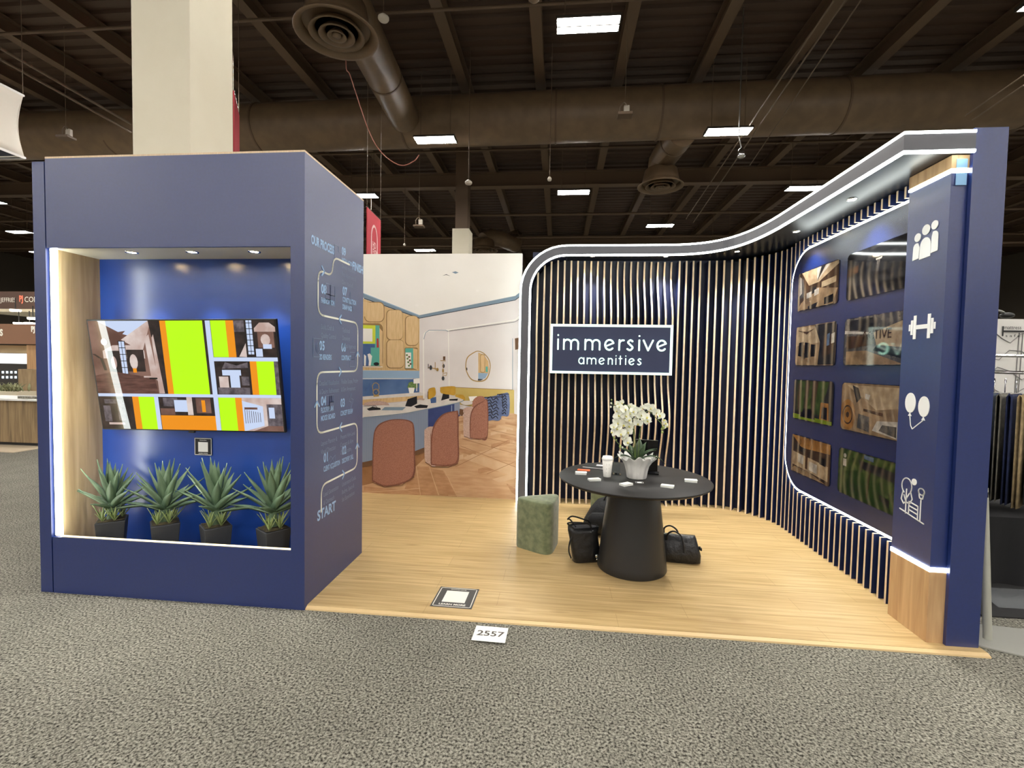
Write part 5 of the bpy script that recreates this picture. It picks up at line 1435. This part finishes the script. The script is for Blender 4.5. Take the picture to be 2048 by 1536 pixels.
g = MB(); O = AY(39, 603, YA) - Vector((0, .01, 0)); put_text(g, 'PJ', O, (1, 0, 0), (0, 0, 1), 15 * k, sx=.72, bold=.01); g.build('lettering', m_let2, nb, fix=False)
YB = 7.5
z0, z1 = AY(40, 688, YB).z, AY(40, 648, YB).z
MB().box(AY(-80, 600, YB).x, AY(100, 600, YB).x, YB, YB + .2, z0, z1).build('fascia_board', m_hdr2, nb)
g = MB(); k = (AY(40, 600, YB) - AY(39, 600, YB)).length
put_text(g, 'ES', AY(-5.5, 671, YB) - Vector((0, .01, 0)), (1, 0, 0), (0, 0, 1), 16 * k, sx=.8, bold=.01); put_text(g, 'PJ', AY(63, 663, YB) - Vector((0, .01, 0)), (1, 0, 0), (0, 0, 1), 13 * k, sx=.8, bold=.01)
g.build('lettering', m_let, nb, fix=False)
p0, p1 = AY(53, 690, YB + .05), AY(53, 800, YB + .05)
MB().box(p0.x, AY(90, 690, YB).x, YB + .05, YB + .5, 0, p0.z).build('timber_post', MATS['booth_wood'], nb)
MB().box(AY(-80, 600, YB).x, p0.x, YB + .3, YB + .4, AY(20, 706, YB).z, AY(20, 690, YB).z).build('wave_valance', mat('cream_valance', (214, 190, 150), .6), nb)
q = [AY(x, y, YB + 1.2) for x, y in ((-60, 690), (0, 692), (14, 690), (28, 700), (50, 692), (54, 692))]
MB().box(AY(-60, 720, YB + 1.5).x, AY(52, 720, YB + 1.5).x, YB + 1.5, YB + 1.6, AY(20, 727, YB + 1.5).z, AY(20, 707, YB + 1.5).z).build('light_box', mat('white_light_box', (236, 238, 246), .5, emit=.9), nb)
YD = YB + 3
MB().box(AY(-80, 720, YD).x, AY(60, 720, YD).x, YD, YD + .1, 0, AY(20, 728, YD).z).build('display_shelf', mat('dark_display', (62, 58, 54), .5), nb)
for i in range(5):
    for j in range(2):
        a = AY(2 + i * 8.5, 744 + j * 10, YD - .05); MB().box(a.x, a.x + .055, YD - .03, YD - .01, a.z - .045, a.z + .03).build('lit_sample', mat('lit_sample', (216, 232, 240), .4, emit=.8), nb)
a, b = AY(36, 738, YB - .3), AY(66, 790, YB - .3)
MB().box(a.x, b.x, YB - .3, YB + .1, .2, a.z).build('timber_panel', mat('aged_timber', (176, 152, 116), .6, col2=(148, 124, 92), scale=5, stretch=(3, 1, .4)), nb)
ct = thing('service_counter', 'rustic timber counter with a white top at the far left', 'counter', (-7.5, 4.6, 0))
zt = AY(40, 798, 4.6).z
MB().box(-9.6, AY(90, 800, 4.6).x, 4.62, 5.2, .07, zt - .03).build('plank_front', MATS['counter_wood'], ct)
MB().box(-9.6, AY(90, 800, 4.6).x, 4.66, 5.2, 0, .07).build('plinth', M['black'], ct)
MB().box(-9.6, AY(90, 800, 4.6).x, 4.56, 5.25, zt - .03, zt).build('worktop', M['white'], ct)
g = MB(); bx = AY(40, 790, 4.7).x
for i in range(9): g.box(bx + i * .045, bx + i * .045 + .025, 4.66, 4.70, zt, zt + .045)
tag(g.build('sample_rack', mat('grey_rack', (140, 136, 124), .5), fix=True), 'row of small sample blocks on the far left counter', 'sample rack')
tag(MB().box(-9.8, AY(90, 800, 4.6).x, 4.1, 6.2, 0, .015).build('pale_floor_mat', mat('pale_vinyl_floor', (206, 190, 164), .5)), 'pale floor strip under the far left counter', 'floor mat')
for k, (px, py) in enumerate(((31, 623), (66, 639), (38, 649), (59, 649))):
    P = AY(px, py, 8.3)
    t = thing('booth_downlight', ['spotlight under the brown header, leftmost', 'spotlight under the brown header, rightmost and highest lit', 'lower left spotlight above the tan header', 'lower right spotlight above the tan header'][k], 'spotlight', P, 'spotlights of the timber booth')
    MB().lathe([(.001, 0), (.10, 0), (.11, .02), (.11, .05), (.001, .05)], P, 16).build('lamp_disc', mat('booth_lamp', (255, 246, 226), .5, emit=8), t)
    MB().tube([P + Vector((0, 0, .05)), P + Vector((0, 0, .35))], .012, 6).build('rod', M['black'], t)
wb = thing('white_planter_box', 'pale planter box with grey-green foliage behind the far left counter', 'planter', AY(12, 780, 6.5))
a, b = AY(-40, 782, 6.5), AY(33, 792, 6.5)
MB().box(a.x, b.x, 6.5, 6.9, 0, a.z).build('box', mat('cream_box', (216, 206, 180), .6), wb)
g = MB(); rn = random.Random(9)
for i in range(60): leaf_mesh(.22, .05, .8, .4, g, (rn.uniform(a.x, b.x), 6.6 + rn.random() * .2, a.z), rn.uniform(0, 6.28), rn.uniform(.8, 1.5), n=4, fold=.1)
g.build('foliage', mat('sage_foliage', (110, 116, 80), .7, col2=(150, 150, 112), scale=8), wb)

# right hand side: post with foot plate, garment rail, draped table, white booth
po = thing('grey_post', 'short grey metal post on a flat foot plate beside the end column', 'post', (4.185, .20, 0))
MB().tube([(4.185, .20, .012), (4.115, .20, .922)], .021, 24).build('tube', mat('grey_paint', (176, 176, 164), .4), po)
MB().box(4.112, 4.124, .176, .18, .87, .90).build('slot', M['black'], po)
MB().hexa([(4.07, .12, 0), (4.28, .02, 0), (4.62, .34, 0), (4.10, .40, 0), (4.07, .12, .012), (4.28, .02, .012), (4.62, .34, .012), (4.10, .40, .012)]).build('foot_plate', mat('grey_plate', (150, 150, 142), .5), po, .003)
dp = thing('draped_platform', 'low display under a floor-length black cloth below the trousers', 'covered display', (6, 1.7, 0))
g = MB(); rows = []
for z in (0.0, .25, .52):
    rows.append([Vector((4.6 + i * .05, 1.02 + (.02 if z < .5 else .0) * math.sin(i * 1.1), z)) for i in range(60)])
g.sheet(rows); g.box(4.6, 7.5, 1.03, 2.4, .50, .52)
g.build('table_cover', mat('black_cloth', (18, 18, 20), .9), dp)
g = MB(); g.box(4.4, 7.6, .5, 1.5, .002, .010); tag(g.build('dark_floor_mat', mat('dark_mat', (34, 34, 34), .9)), 'dark mat on the floor at the right edge', 'floor mat')
t = thing('clear_bag', 'crumpled clear plastic wrap lying on the dark mat', 'plastic wrap', (4.75, .95, .01))
rn = random.Random(2)
MB().sheet([[Vector((4.6 + i * .045, .62 + j * .04, .014 + .05 * rn.random() * math.sin(math.pi * j / 8))) for i in range(18)] for j in range(9)], smooth=True).build('crumpled_film', mat('clear_film', (150, 154, 156), .08, alpha=.4), t, fix=False)
rk = thing('garment_rail', 'chrome garment rail hung with trousers at the right edge', 'clothes rail', (5.4, 1.35, 0))
zr_ = on_y(2048, 745, 1.3).z
MB().tube([(4.45, 1.5, zr_ + .07), (5.1, 1.36, zr_ + .0), (6.4, .9, zr_ - .02)], .014, 8).build('rail', M['chrome'], rk)
MB().tube([(4.45, 1.5, zr_ + .14), (6.6, 1.2, zr_ + .12)], .012, 8).build('rail', M['chrome'], rk)
for x, y in ((6.4, .9), (4.45, 1.5)): MB().tube([(x, y, 0), (x, y, zr_ + .1)], .016, 8).build('upright', M['chrome'], rk)
cols_ = [(112, 112, 104), (58, 76, 112), (72, 84, 100), (128, 124, 112), (36, 46, 84), (178, 156, 116), (60, 62, 60), (40, 44, 52)]
names_ = ['grey', 'mid blue denim', 'faded slate denim', 'pale grey', 'dark navy', 'tan khaki', 'charcoal', 'nearly black']
for k in range(8):
    x = 4.98 + k * .058; y = 1.40 - k * .028
    t = thing('hanging_trousers', '%s trousers folded over a hanger on the garment rail' % names_[k], 'trousers', (x, y, .6), 'trousers on the garment rail')
    g = MB(); rows = []
    lo_, hi_ = .60 - .02 * (k % 3), 1.44
    d = Vector((.78, .62, 0)); n_ = Vector((.62, -.78, 0))
    for s_ in (-1, 1):
        rows = []
        for z in (lo_, (lo_ + hi_) / 2, hi_ - .02, hi_):
            th_ = .012 if z < hi_ else .002
            rows.append([Vector((x, y, z)) + d * (u * .2) + n_ * (s_ * th_ + .006 * math.sin(u * 7 + k)) for u in (-1, -.6, -.2, .2, .6, 1)])
        g.sheet(rows)
    g.build('cloth', mat('trouser_cloth_%d' % k, cols_[k], .9, col2=tuple(int(q * .8) for q in cols_[k]), scale=25), t, solid=.006, fix=False)
    MB().tube([Vector((x, y, hi_ + .005)) - d * .2, Vector((x, y, hi_ + .005)) + d * .2], .006, 6).build('hanger_bar', M['chrome'], t)
    MB().tube(smoothpath([Vector((x, y, hi_ + .005)), Vector((x, y, hi_ + .06)), Vector((x, y, hi_ + .1)) + d * .02, Vector((x, y, hi_ + .12)), Vector((x, y, hi_ + .09)) - d * .02], 4), .004, 6).build('hook', M['chrome'], t)
t = thing('neighbour_wall', 'white line-printed booth wall with a lettered sign at the right edge', 'booth wall', (7, 3.5, 0))
MB().box(5.6, 10, 3.5, 3.56, 0, on_y(2020, 638, 3.5).z).build('wall_panel', mat('pale_print_wall', (222, 220, 214), .6), t)
g = MB()
for i in range(5):
    g.tube([(6.7 + .02 * math.sin(u * 1.3 + i) + u * .12, 3.495, 2.05 - i * .22 + .08 * math.sin(u * 1.7 + i * 2)) for u in range(9)], .005, 4)
for x in (7.12, 7.16): g.tube([(x, 3.495, .9), (x + .02, 3.495, 2.1)], .006, 4)
g.build('line_drawing', mat('grey_drawing', (130, 128, 126), .6), t)
g = MB(); p = on_y(2008, 664, 3.48); q = on_y(2048, 664, 3.48); w = q.x - p.x
g.box(p.x, p.x + w * 1.1, 3.485, 3.49, p.z - .0, p.z + .02); g.box(p.x - .012, p.x, 3.485, 3.49, p.z - .05, p.z + .07)
put_text(g, 'mattress', (p.x, 3.484, p.z + .035), (1, 0, 0), (0, 0, 1), .065, sx=.85); put_text(g, 's a f e', (p.x + .02, 3.484, p.z - .06), (1, 0, 0), (0, 0, 1), .05, sx=1.4)
g.build('lettering', M['black'], t, fix=False)
t = thing('arm_lamp', 'dark clip-on arm light over the white booth wall', 'lamp', on_y(2000, 632, 3.2))
p = on_y(2014, 631, 3.2)
MB().ball(p, .07, .06, .035).build('lamp_head', M['black'], t)
MB().tube(smoothpath([p, p + Vector((-.1, 0, .06)), p + Vector((-.25, .1, .06)), p + Vector((-.35, .3, -.03))], 5), .012, 6).build('arm', M['steel'], t)
g = MB()
